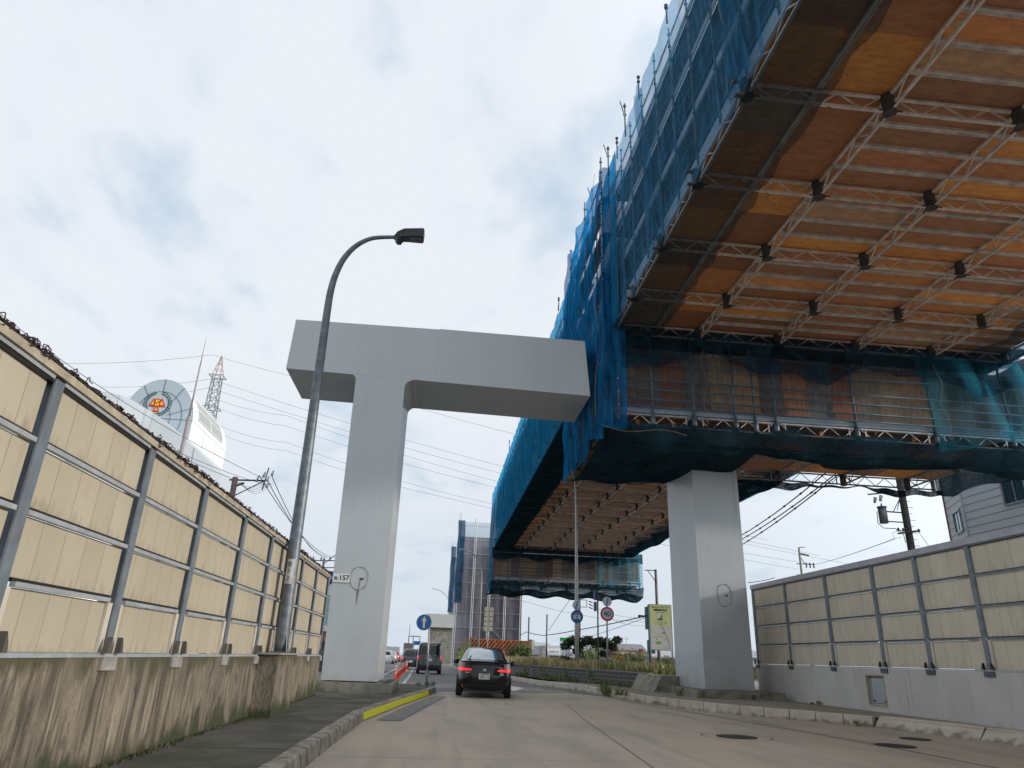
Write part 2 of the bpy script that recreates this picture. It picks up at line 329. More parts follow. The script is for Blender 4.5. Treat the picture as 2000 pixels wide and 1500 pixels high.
def copytree(o, loc, label, rz=0):
    c = o.copy(); sc.collection.objects.link(c); c.location = loc; c.rotation_euler = (0, 0, rz); c['label'] = label
    for ch in list(o.children):
        d = ch.copy(); sc.collection.objects.link(d); d.parent = c
        for g in list(ch.children):
            e = g.copy(); sc.collection.objects.link(e); e.parent = d
    return c
def struct(name, mb, mats): return tag(mb.build(name, mats), kind='structure')
FONT = None
try:
    import os
    fp = os.path.join(bpy.utils.resource_path('LOCAL'), 'datafiles', 'fonts', 'Noto Sans CJK Regular.woff2')
except Exception: fp = None
def text(name, s, size, m, parent, x, y, z, face='-Y', bold=0., extr=.002, align='CENTER', local=False, sx=1.):
    cu = bpy.data.curves.new(name, 'FONT'); cu.body = s; cu.size = size; cu.align_x = align; cu.align_y = 'CENTER'; cu.extrude = extr; cu.offset = bold
    cu.resolution_u = 3
    o = bpy.data.objects.new(name, cu); sc.collection.objects.link(o)
    dg = bpy.context.evaluated_depsgraph_get(); me = bpy.data.meshes.new_from_object(o.evaluated_get(dg)); bpy.data.objects.remove(o)
    off = Vector((0, 0, 0))
    if parent is not None and not local: off = ROOTPOS.get(parent.name, Vector((0, 0, 0)))
    mt = Matrix.Translation(Vector((x, y, z)) - off) @ Matrix.Rotation(R(90), 4, 'X') @ Matrix.Diagonal((sx, 1, 1, 1))
    if face == '+X': mt = Matrix.Translation(Vector((x, y, z)) - off) @ Matrix.Rotation(R(90), 4, 'Z') @ Matrix.Rotation(R(90), 4, 'X')
    me.transform(mt); me.materials.clear(); me.materials.append(m); me.name = name
    ob = bpy.data.objects.new(name, me); sc.collection.objects.link(ob); ob.parent = parent
    return ob
def rnd(a, b): return random.uniform(a, b)
def foliage(mb, c, rad, n, size, cols, squash=(1, 1, 1), bias=.5):
    c = Vector(c)
    for _ in range(n):
        d = Vector((random.gauss(0, 1), random.gauss(0, 1), random.gauss(0, 1))).normalized() * (random.random() ** bias) * rad
        p = c + Vector((d.x * squash[0], d.y * squash[1], d.z * squash[2]))
        a = Vector((rnd(-1, 1), rnd(-1, 1), rnd(-1, 1))).normalized(); b = a.orthogonal().normalized(); sz = size * rnd(.6, 1.3)
        k = random.choice(cols); q = rnd(.7, 1.25); mb.cc = tuple(x * q for x in k)
        mb.poly([p - a * sz, p + b * sz * .42, p + a * sz, p - b * sz * .42])
    mb.cc = (1, 1, 1)
def blades(mb, x, y, z, h, wd, col, lean=.3):
    a = rnd(0, 6.28); dx, dy = math.cos(a), math.sin(a); lx, ly = rnd(-lean, lean) * h, rnd(-lean, lean) * h
    mb.cc = col; p = Vector((x, y, z)); e = Vector((dx, dy, 0)) * wd
    mid = p + Vector((lx * .35, ly * .35, h * .6)); top = p + Vector((lx, ly, h))
    mb.poly([p - e, p + e, mid + e * .8, mid - e * .8]); mb.poly([mid - e * .8, mid + e * .8, top])
    mb.cc = (1, 1, 1)
# ------------------------------------------------------------------ ground, roads
g = MB(); g.poly([(-900, -300, -.03), (1200, -300, -.03), (1200, 1500, -.03), (-900, 1500, -.03)])
struct('ground', g, mat('bare_ground', (.22, .20, .165), .9, 0, .15, .3, .2))
g = MB(); g.poly([(-2.9, -14, -.008), (12.2, -14, -.008), (12.2, 12, -.008), (10.2, 16.7, -.008), (8.0, 20.2, -.008), (6.6, 24, -.008), (6.45, 27.2, -.008), (5.1, 28.9, -.008), (-.2, 26.6, -.008), (-2.9, 26.0, -.008)])
struct('concrete_road', g, roadc)
g = MB(); g.poly([(-2.9, 26.0, -.012), (-.2, 26.6, -.012), (5.1, 28.9, -.012), (6.45, 27.2, -.012), (6.5, 33, -.012), (5.0, 38, -.012), (4.5, 44, -.012), (3.9, 60, -.012), (3.9, 110, -.012), (2, 400, -.012), (-14, 400, -.012), (-14, 26, -.012)])
struct('asphalt_road', g, asph)
# joints and lane marks
mk = mat('joint_line', (.07, .06, .05), .9)
j = MB()
def strip(mb, pts, wd, z=.0):
    for a, b in zip(pts[:-1], pts[1:]):
        a = Vector((*a, z)); b = Vector((*b, z)); d = (b - a).normalized(); c = Vector((d.y, -d.x, 0)) * wd / 2
        mb.poly([a - c, a + c, b + c, b - c])
strip(j, [(2.2, -5), (2.72, 9.3), (3.3, 16.4), (3.9, 22)], .014, -.003); strip(j, [(-1.15, 16.3), (3.28, 16.45)], .014, -.003); strip(j, [(3.32, 16.45), (8.6, 16.6)], .014, -.003)
strip(j, [(-1.2, 9.6), (2.7, 9.8)], .012, -.003)
strip(j, [(8.1, 4), (7.72, 12.9), (7.55, 14.6), (6.9, 19.5), (6.2, 24.5)], .025, -.003)
struct('road_joint', j, mk)
j = MB(); strip(j, [(7.92, 8), (7.82, 12.9), (7.68, 14.6), (7.06, 19.5), (6.36, 24.5)], .07, -.004)
struct('gutter_line', j, mat('pale_mortar', (.42, .39, .33), .8))
j = MB()
j.poly([(3.05, 29.6, -.006), (3.25, 29.6, -.006), (3.75, 31.9, -.006), (3.9, 31.7, -.006), (3.55, 34.6, -.006), (2.95, 32.3, -.006), (3.25, 32.2, -.006)])
for y in range(40, 100, 8): strip(j, [(-1.9 - (y - 40) * .012, y), (-1.9 - (y - 40) * .012, y + 4)], .15, -.006)
strip(j, [(2.9, 38), (2.6, 60), (2.2, 110)], .14, -.006)
for i in range(14):
    y = 32.2 + i * 2.2; strip(j, [(-2.5 - i * .02, y), (-1.35 - i * .02, y + .9)], .3, -.006)
strip(j, [(-1.25, 31), (-1.4, 44), (-1.9, 70)], .14, -.006); strip(j, [(-2.6, 31), (-2.9, 44), (-3.3, 70)], .14, -.006)
struct('road_marking', j, mat('road_paint', (.60, .60, .57), .7, 0, .25, 6))
# pavements
ZP = .15
g = MB(); lk = [(-1.33, -14), (-1.33, 7), (-1.30, 10.3), (-1.24, 14.4), (-.80, 18.6), (-.05, 24.5), (.12, 26.0), (.02, 27.2), (-.4, 27.9), (-1.2, 28.3), (-2.0, 28.4), (-3.8, 28.6)]
inner = [(x - .2, y) for x, y in lk[:6]] + [(-.12, 26.0), (-.22, 27.0), (-.5, 27.6), (-1.2, 28.05), (-2.0, 28.2), (-3.8, 28.4)]
g.poly([(x, y, ZP - .006) for x, y in inner] + [(-3.8, -14, ZP - .006)])
struct('left_pavement', g, pave)
g = MB(); g.cc = (1, 1, 1)
for y in (8.9, 14.5, 20.2): strip(g, [(-2.85, y), (-1.5 + (y > 18) * .5, y)], .16 if y > 14 else .05, ZP - .002)
struct('pavement_joint', g, mat('pavement_seam', (.20, .175, .135), .9, 0, .2, 5))
def kerb(mb, line, wd, h, step, side, slope=.03, gap=.012):
    pts = [Vector((*p, 0)) for p in line]; seg = []
    for a, b in zip(pts[:-1], pts[1:]):
        n = max(1, round((b - a).length / step))
        seg += [(a.lerp(b, i / n), a.lerp(b, (i + 1) / n)) for i in range(n)]
    for a, b in seg:
        d = (b - a).normalized(); c = Vector((d.y, -d.x, 0)) * side; a2 = a + d * gap; b2 = b - d * gap; hh = h + rnd(-.004, .004)
        a2 += c * rnd(-.004, .004)
        pr = [(0, -.02), (0 - slope, hh - .02), (-slope - .02, hh), (-wd, hh), (-wd, -.02)]
        mb.prism([a2 + c * o_ + Vector((0, 0, z_)) for o_, z_ in pr], b2 - a2)
k = MB(); kerb(k, lk, .2, .165, .62, 1); tag(k.build('kerb', kerbd, recalc=True), kind='structure')
# yellow band painted on the kerb face
y_ = MB(); yl = [(-1.24, 14.5), (-.80, 18.6), (-.12, 24.0)]
for a, b in zip(yl[:-1], yl[1:]):
    a = Vector((*a, 0)); b = Vector((*b, 0)); d = (b - a).normalized(); c = Vector((d.y, -d.x, 0))
    n = 6
    for i in range(n):
        p = a.lerp(b, i / n); q = a.lerp(b, (i + 1) / n)
        y_.hexa([p + c * .012 + Vector((0, 0, .015)), q + c * .012 + Vector((0, 0, .015)), q + Vector((0, 0, .015)), p + Vector((0, 0, .015)), p - c * .006 + Vector((0, 0, .135)), q - c * .006 + Vector((0, 0, .135)), q - c * .022 + Vector((0, 0, .135)), p - c * .022 + Vector((0, 0, .135))])
yo = y_.build('kerb_marking_strip', mat('yellow_paint', (.80, .78, .005), .5, 0, .02, 8), recalc=True)
tag(yo, 'bright yellow strip fixed along the kerb face beside the drain channel', 'kerb marking')
# drain channel
g = MB(); g.poly([(-1.02, 14.7, -.004), (-.55, 14.7, -.004), (.42, 23.4, -.004), (-.02, 23.6, -.004), (-.62, 18.6, -.004)])
for i in range(46):
    t = i / 45; y = 14.75 + t * 8.7; x0 = -1.0 + (.38 * (t / .45) if t < .45 else .38 + (t - .45) / .55 * .6); g.ci = 1
    g.box(x0, x0 + .44, y, y + .11, -.003, .004)
dg_ = g.build('drain_channel', [black, mat('grate_steel', (.27, .26, .235), .6, .3, .2, 5)]); tag(dg_, 'long slotted steel drain grating set in the road along the yellow marked kerb', 'drain grating')
# right kerb and pavement
rk = [(11.3, -14), (11.15, 8), (10.7, 14.2), (10.05, 16.7), (8.9, 18.4), (7.7, 20.1), (6.5, 24), (6.3, 27.5), (6.2, 31.4), (4.9, 36.8), (4.4, 42.2), (3.8, 56), (3.8, 90)]
k = MB(); kerb(k, rk[3:], .22, .22, .62, -1, .0); tag(k.build('kerb', kerbm, recalc=True), kind='structure')
k = MB(); kerb(k, rk[:4], .55, .23, 1.8, -1, .20); tag(k.build('kerb', kerbm, recalc=True), kind='structure')
g = MB(); ZR = .2
g.poly([(x + .18, y, ZR) for x, y in rk[:10]] + [(8.3, 34, ZR), (8.75, 30, ZR), (12, 30, ZR), (12, -14, ZR)])
struct('right_pavement', g, paver)
# raised verge behind the block wall
g = MB(); ZV = .72
vb = [(8.78, 30.02), (6.98, 40), (5.25, 52), (4.9, 70), (4.9, 140)]
g.poly([(x + .12, y, ZV) for x, y in vb] + [(17, 140, ZV), (17, 60, ZV), (14, 30, ZV)])
g.poly([(9.0, 27.2, ZV), (14, 27.2, ZV), (14, 30.1, ZV), (8.9, 30.1, ZV)])
struct('verge', g, mat('verge_soil', (.16, .13, .075), .95, 0, .2, 2, .4))
for (x, y, r, lb) in ((5.5, 13.5, .36, 'round iron manhole cover inside a worn concrete ring on the road, nearer the middle'), (8.0, 12.72, .33, 'round iron manhole cover in the right gutter nearest the camera'), (9.3, 14.1, .28, 'smaller iron manhole cover beside the foot of the sloped kerb')):
    t_ = T('manhole_cover', lb, 'manhole cover', (x, y, 0)); g = MB()
    g.prism([(x + r * math.cos(a * math.pi / 14), y + r * math.sin(a * math.pi / 14), -.004) for a in range(28)], (0, 0, .008))
    g.ci = 1
    for i in range(-4, 5):
        h = math.sqrt(max(0, r * r - (i * r / 4.6) ** 2)) * .9; g.box(x - h, x + h, y + i * r / 4.6 - .012, y + i * r / 4.6 + .012, .004, .007)
    g.build('cover', [mat('iron', (.055, .05, .045), .65, .5, .25, 14), mat('iron_worn', (.11, .10, .09), .55, .6)], t_)
    g = MB(); ro = r * 1.75
    for a in range(40):
        if r < .34: break
        p = [(x + q * math.cos(b * math.pi / 20), y + q * math.sin(b * math.pi / 20), -.002) for q, b in ((ro, a), (ro, a + 1), (ro - .018, a + 1), (ro - .018, a))]; g.poly(p)
    if g.f: g.build('ring', mk, t_)
# ------------------------------------------------------------------ noise barriers
def noise_barrier(side, X, Zb, Zt, posts, rows, y0, y1, label, pm, cm, zg, capm):
    """side=+1: panels face +X (wall on the left); -1 face -X"""
    t = T('noise_barrier', label, 'noise barrier', (X, (y0 + y1) / 2, 0)); s = side
    def bx(mb, a, b, ya, yb, za, zb): mb.box(min(X + s * a, X + s * b), max(X + s * a, X + s * b), ya, yb, za, zb)
    g = MB()
    if side > 0: bx(g, -.32, .025, y0, y1, -.3, Zb - .012)
    else:
        hy0, hy1, hz0, hz1 = 18.62, 19.42, .36, 1.08
        bx(g, -.32, .025, y0, hy0, -.3, Zb - .012); bx(g, -.32, .025, hy1, y1, -.3, Zb - .012)
        bx(g, -.32, .025, hy0, hy1, -.3, hz0); bx(g, -.32, .025, hy0, hy1, hz1, Zb - .012); bx(g, -.32, -.10, hy0, hy1, hz0, hz1)
    g.build('base_wall', cm, t)
    g = MB(); bx(g, -.12, .03, y0, y1, Zb - .009, Zb + .022); g.build('sill_rail', galvl, t)
    H = (Zt - Zb) / rows; ys = posts
    for i, y in enumerate(ys):
        g = MB(); bx(g, .0, .016, y - .062, y + .062, Zb + .025, Zt - .02); bx(g, -.12, .0, y - .006, y + .006, Zb + .025, Zt - .02); bx(g, -.136, -.12, y - .062, y + .062, Zb + .025, Zt - .02)
        if i > 0 or side > 0: g.build('post', galv, t)
        else: g.build('post', galv, t)
        g = MB(); bx(g, -.02, .06, y - .16, y + .16, Zb - .11, Zb - .013) if False else bx(g, .027, .055, y - .15, y + .15, Zb - .115, Zb - .005)
        g.build('base_plate', mat('zinc_plate', (.36, .35, .33), .7, .1, .2, 9) if side > 0 else galvd, t)
        for q in (-1, 1):
          g = MB(); g.prism([(X + s * .03, y + q * .10, Zb + .025), (X + s * .03, y + q * .17, Zb + .025), (X + s * .03, y + q * .15, Zb + .09), (X + s * .03, y + q * .11, Zb + .16)], (s * .05, 0, 0))
          g.build('anchor_shoe', mat('anchor_rubber', (.09, .085, .07), .8) if side > 0 else black, t)
    for a, b in zip(ys[:-1], ys[1:]):
        for r in range(rows):
            z0 = Zb + r * H; g = MB(); ya = a + .075; yb = b - .075
            if r == 0: ya += .09; yb -= .09
            bx(g, -.09, -.035 + rnd(-.004, .004), ya, yb, z0 + .03, z0 + H - .035)
            g.ci = 1; bx(g, -.03, .012, ya, yb, z0 + H - .032, z0 + H + .002); g.ci = 2; bx(g, -.06, -.02, ya, yb, z0 + H + .003, z0 + H + .028)
            g.build('panel', [pm, galvl if side > 0 else galv, black], t)
        for ya, yb in ((a + .066, a + .155), (b - .155, b - .066)): g = MB(); bx(g, -.08, -.006, ya, yb, Zb + .026, Zb + H - .035); g.build('edge_trim', trim, t)
    g = MB(); bx(g, -.16, .035, y0, y1, Zt + .0, Zt + (.06 if side > 0 else .15)); g.ci = 1; bx(g, -.1, .0, y0 + .01, y1 - .01, Zt - .05, Zt - .001)
    g.build('cap_rail', [capm, black], t)
    return t
lp = [-7.9 + i * 1.857 for i in range(15)]; lp = [y for y in lp if y < 17.6]
lp = [-7.8, -5.94, -4.09, -2.23, -.38, 1.45, 3.3, 5.13, 6.98, 8.74, 10.66, 12.5, 14.0, 15.55, 17.45, 19.32]
WL = noise_barrier(1, -2.92, 1.06, 2.985, lp, 4, -7.9, 19.4, 'cream panelled noise wall on a mossy stained concrete base, left of the road', panel, concl, 0, mat('cap_cream', (.42, .37, .28), .7, 0, .2, 5))
rp = [-6.2, -3.9, -1.6, .7, 3.0, 5.3, 7.6, 9.9, 12.4, 14.8, 16.68, 18.52, 21.0, 23.65, 26.2]
WR = noise_barrier(-1, 11.7, 1.27, 3.9, rp, 4, -6.3, 26.3, 'beige panelled noise wall on pale concrete with a hatch, right of the road', panelr, concr, 0, mat('cap_steel', (.42, .42, .46), .45, .3, .1, 3))
# hatch in the right base wall
g = MB(); g.box(11.74, 11.77, 18.72, 19.3, .42, 1.02); g.ci = 1
g.box(11.715, 11.74, 18.74, 18.78, .44, .48); g.box(11.715, 11.74, 19.24, 19.28, .44, .48)
g.ci = 0; g.box(11.73, 11.74, 18.72, 18.76, .42, 1.02)
h_ = g.build('hatch_cover', [mat('hatch_metal', (.46, .50, .54), .4, .6, .08, 8), black], WR); h_['label'] = 'shiny metal hatch cover set in the concrete base'
g = MB()
for (ya, yb, za, zb) in ((18.60, 18.64, .33, 1.11), (19.40, 19.44, .33, 1.11), (18.64, 19.40, .33, .37), (18.64, 19.40, 1.07, 1.11)): g.box(11.66, 11.69, ya, yb, za, zb)
g.build('hatch_frame', mat('hatch_frame', (.45, .37, .28), .8), WR)
# lamp plinth
g = MB(); g.box(-2.893, -2.56, 12.62, 14.28, .0, 1.085); g.ci = 1; g.box(-2.893, -2.52, 12.58, 14.32, 1.087, 1.115)
o = g.build('lamp_plinth', [concl, mat('plinth_cap', (.30, .30, .27), .7)]); tag(o, 'stained concrete block jutting from the left wall and carrying the street lamp', 'plinth')
# dead vine along the top of the left wall
vn = MB(); vy = -6
random.seed(3)
for k_ in range(6):
    pts = []; y = -7
    while y < 19.6:
        pts.append((-2.93 + rnd(-.025, .03), y, 3.06 + rnd(-.008, .022) + .009 * k_ * rnd(0, 1))); y += rnd(.03, .07)
    vn.path(pts, .007 + .003 * rnd(0, 1), 4)
for _ in range(1100):
    y = rnd(-2, 19.5); d = max(0, math.sin(y * 1.7) + math.sin(y * .9 + 1) * .8)
    if rnd(0, 1.6) > d + .25: continue
    c = Vector((-2.90 + rnd(-.03, .03), y, 3.065 + rnd(-.03, .03))); r_ = rnd(.012, .042)
    vn.path([c + Vector((rnd(-.02, .02), r_ * math.cos(a), r_ * math.sin(a))) for a in [i * .6 + rnd(-.2, .2) for i in range(11)]], .0045, 3)
o = vn.build('climbing_vine', mat('dead_vine', (.035, .022, .022), .9)); tag(o, 'dark dried vine tangled along the top edge of the left noise wall', 'vine')
# moss tuft line at wall foot
mo = MB()
for _ in range(2600):
    y = rnd(2, 19); x = -2.885 + abs(random.gauss(0, .05)) * (1 if y < 9 else .5)
    blades(mo, x, y, ZP - .005, rnd(.012, .045), .006, random.choice([(.7, .42, .5), (1.1, .62, .8), (1.5, .85, 1.1)]), .6)
tag(mo.build('moss_line', leafm), 'low moss and weeds growing along the foot of the left wall', 'moss', kind='stuff')
# ------------------------------------------------------------------ street lamp (left)
LY = 13.5
def arcpts(pts): return [Vector((x, LY, z)) for x, z in pts]
t = T('street_lamp', 'tall galvanised street lamp with curved arm standing on the left wall block', 'street lamp', (-2.72, LY, 1.115))
g = MB(); prof = [(-2.72, 1.12), (-2.735, 2.5), (-2.75, 4.5), (-2.77, 6.5), (-2.78, 7.9), (-2.77, 8.35), (-2.72, 8.75), (-2.60, 9.15), (-2.40, 9.48), (-2.15, 9.69), (-1.9, 9.78), (-1.5, 9.83)]
rr = [.125, .117, .105, .09, .078, .073, .068, .062, .056, .05, .046, .042]

def catm(v, n=5):
    o_ = []
    for i in range(len(v) - 1):
        p0, p1, p2, p3 = v[max(i - 1, 0)], v[i], v[i + 1], v[min(i + 2, len(v) - 1)]
        for k in range(n): t_ = k / n; o_.append((p1 * 2 + (p2 - p0) * t_ + (p0 * 2 - p1 * 5 + p2 * 4 - p3) * t_ * t_ + (p1 * 3 - p0 - p2 * 3 + p3) * t_ ** 3) * .5)
    return o_ + [v[-1]]
g.path(catm(arcpts(prof)), catm(rr), 14); lpm = mat('lamp_pole_zinc', (.155, .18, .205), .5, .4, .22, 7, .05); g.build('pole', lpm, t)
g = MB(); g.box(-2.86, -2.58, LY - .17, LY + .17, 1.115, 1.14)
for a in range(4):
    d = Vector((math.cos(a * 1.57 + .78), math.sin(a * 1.57 + .78), 0)); c = Vector((-2.72, LY, 1.14)); e = Vector((-d.y, d.x, 0)) * .006
    g.prism([c + d * .12 - e, c + d * .185 - e, c + d * .125 - e + Vector((0, 0, .28))], e * 2)
g.build('base_plate', lpm, t)
g = MB(); g.prism([(-1.55, LY - .10, 9.80), (-1.50, LY - .12, 9.90), (-1.35, LY - .14, 9.985), (-.93, LY - .15, 10.03), (-.90, LY - .15, 9.99), (-.91, LY - .14, 9.82), (-1.37, LY - .13, 9.80), (-1.42, LY - .1, 9.73), (-1.5, LY - .1, 9.735)], (0, .26, 0))
hd = g.build('lamp_head', mat('lamp_head', (.022, .023, .025), .35, .2, .1, 5), t)
g = MB(); g.box(-1.22, -.93, LY - .11, LY + .10, 9.785, 9.80); g.build('lens', mat('lamp_lens', (.05, .05, .052), .2), hd)
g = MB(); g.box(-1.56, -1.44, LY - .05, LY + .05, 9.78, 9.87); g.build('bracket', lpm, t)
# number sticker wrapped on the pole
g = MB(); c0 = Vector((-2.735, LY, 0))
for i in range(6):
    a0 = R(-125 + i * 11); a1 = R(-125 + (i + 1) * 11)
    g.poly([(c0.x + .121 * math.cos(a0), c0.y + .121 * math.sin(a0), 2.28), (c0.x + .121 * math.cos(a1), c0.y + .121 * math.sin(a1), 2.28), (c0.x + .119 * math.cos(a1), c0.y + .119 * math.sin(a1), 2.72), (c0.x + .119 * math.cos(a0), c0.y + .119 * math.sin(a0), 2.72)])
sk = g.build('number_sticker', mat('sticker', (.50, .50, .48), .5), t)
for i, ch in enumerate('宮52') : text('sticker_text', ch, .105, black, sk, -2.752, LY - .126, 2.62 - i * .12, extr=.001)
# ------------------------------------------------------------------ T shaped pier (left)
def sh(x): return 21.22 + .03 * (x + 5.37)
t = T('bridge_pier', 'T shaped grey painted steel pier with a long crossbeam, left of the black car', 'bridge pier', (-2.4, 22.6, .15))
def arc(cx_, cz, r, a0, a1, n=6): return [(cx_ + r * math.cos(R(a0 + (a1 - a0) * i / n)), cz + r * math.sin(R(a0 + (a1 - a0) * i / n))) for i in range(n + 1)]
x0, x1 = -3.17, -1.60; zb0, zb1 = 9.53, 9.47
out = [(-3.09, .43), (-1.56, .43), (x1, 9.47 - .28)] + arc(x1 + .28, zb1 - .28 + .02, .28, 180, 90) + [(x1 + .30, 9.51), (x0 - .2, 9.525)] + arc(x0 - .16, zb0 - .16, .16, 90, 0)
g = MB(); g.prism([(x, sh(x), z) for x, z in out], (0, 2.75, 0)); col_ = g.build('column', steelp, t, recalc=True)
g = MB(); bo = [(-5.39, 9.55), (4.56, 9.44), (4.42, 11.42), (-5.33, 11.30)]
bo = [(-5.39, 9.55), (x0 - .2, 9.528), (x1 + .3, 9.512), (4.56, 9.44), (4.38, 11.45), (-.6, 11.42), (-.62, 11.40), (-5.33, 11.30)]
g.prism([(x, sh(x), z) for x, z in bo], (0, 2.85, 0)); g.build('crossbeam', steelp, t, recalc=True)
g = MB(); g.box(-3.35, -1.12, 20.95, 24.6, .10, .40); g.ci = 1; g.box(-1.42, -1.2, 21.1, 24.4, .402, .409); g.build('footing', [concp, mat('dark_gap', (.03, .03, .03), .9)], t)
def oval_hatch(par, x, y, z, w_, h_, notch=True, rust=True):
    g = MB(); n = 28; ps = []
    for i in range(n):
        a = 2 * math.pi * i / n; cz = (h_ - w_) / 2
        ps.append(Vector((x + w_ / 2 * math.cos(a), y - .004, z + w_ / 2 * math.sin(a) + (cz if math.sin(a) >= 0 else -cz))))
    for i in range(n): g.obox(ps[i], ps[(i + 1) % n], .009, .006, up=(0, 1, 0))
    for a in range(0, n, 5):
        p = ps[a]; g.box(p.x - .013, p.x + .013, y - .016, y, p.z - .013, p.z + .013)
    o = g.build('access_hatch', mat('hatch_seam', (.09, .10, .11), .6), par)
    g = MB(); g.box(x + .02, x + .125, y - .004, y, z - .04, z + .01); g.build('handle_slot', black, o)
    if rust:
        g = MB(); g.poly([(x + .03, y - .0045, z - .02), (x + .055, y - .0045, z - .02), (x + .02, y - .0045, z - h_ / 2 + .01), (x + .0, y - .0045, z - h_ / 2 + .01)])
        g.poly([(x - .02, y - .0045, z - h_ / 2 - .01), (x + .035, y - .0045, z - h_ / 2 - .01), (x + .004, y - .0045, z - h_ / 2 - .42), (x - .006, y - .0045, z - h_ / 2 - .42)])
        g.build('rust_stain', mat('rust', (.34, .19, .10), .9, 0, .3, 12), o)
hy = sh(-2.36)
oval_hatch(t, -2.36, hy - .005, 3.18, .50, .65)
g = MB(); g.box(-3.10, -2.62, sh(-2.9) - .03, sh(-2.9) - .005, 3.04, 3.28)
npl = g.build('number_plate', mat('plate_white', (.66, .66, .64), .45, 0, .04, 5), t)
text('plate_text', '宮', .105, black, npl, -3.02, sh(-2.9) - .033, 3.145, bold=.002)
text('plate_text', '.', .15, black, npl, -2.955, sh(-2.9) - .033, 3.16, bold=.002)
text('plate_text', '157', .20, black, npl, -2.785, sh(-2.9) - .033, 3.165, bold=.003)
# ------------------------------------------------------------------ right pier column
t = T('bridge_pier', 'square grey painted steel column rising into the netted scaffold by the right wall', 'bridge pier', (9.9, 26, .2))
g = MB(); g.prism([(9.02, 24.5, .44), (10.74, 24.5, .44), (10.74, 27.5, .44), (9.02, 27.5, .44)], (0, 0, 9.2)); g.build('column', steelp, t, recalc=True)
g = MB(); g.prism([(8.42, 23.55, .1), (11.32, 23.55, .1), (11.32, 28.4, .1), (8.62, 28.4, .1)], (0, 0, .33)); g.build('footing', concp, t)
g = MB(); g.box(8.98, 10.78, 24.46, 27.54, 9.5, 9.56); g.build('collar', galv, t)
oval_hatch(t, 9.92, 24.495, 3.48, .48, .76, rust=False)
g = MB(); g.poly([(10.52, 24.496, 9.4), (10.535, 24.496, 9.4), (10.60, 24.496, 6.3), (10.59, 24.496, 6.2)]); g.poly([(10.3, 24.496, 9.3), (10.32, 24.496, 9.3), (10.33, 24.496, 8.5)])
g.build('drip_stain', mat('drip', (.22, .21, .2), .8), t)
g = MB(); g.poly([(8.1, 27.2, .19), (9.02, 27.2, .19), (9.02, 27.2, .76), (8.4, 27.2, .76)]); g.prism([(8.02, 27.1, .19), (9.2, 27.1, .19), (9.2, 27.1, .77), (8.35, 27.1, .77)], (0, 3.2, 0))
o = g.build('wing_wall', concp); tag(o, 'short grey concrete wing wall between the block wall and the right column', 'retaining wall')
# ------------------------------------------------------------------ viaduct behind the nets
ZD = 12.07
girder = mat('girder_paint', (.46, .43, .38), .6, 0, .12, .8, .05, st=(1, .3, 2))
t = T('road_viaduct', 'elevated road viaduct wrapped in scaffolding, its pale girders hidden behind blue net', 'viaduct', (13, 40, 13.2))
for xx0 in (6.9, 11.5, 16.1):
    g = MB(); g.box(xx0, xx0 + 2.6, -16, 84, 13.6, 15.6); g.build('girder', girder, t)
g = MB(); g.box(6.3, 20.0, -16, 84, 15.7, 16.5); g.build('deck_slab', concr, t)
g = MB(); g.box(6.32, 6.6, -16, 84, 16.52, 17.5); g.box(19.7, 19.98, -16, 84, 16.52, 17.5); g.build('parapet', concr, t)
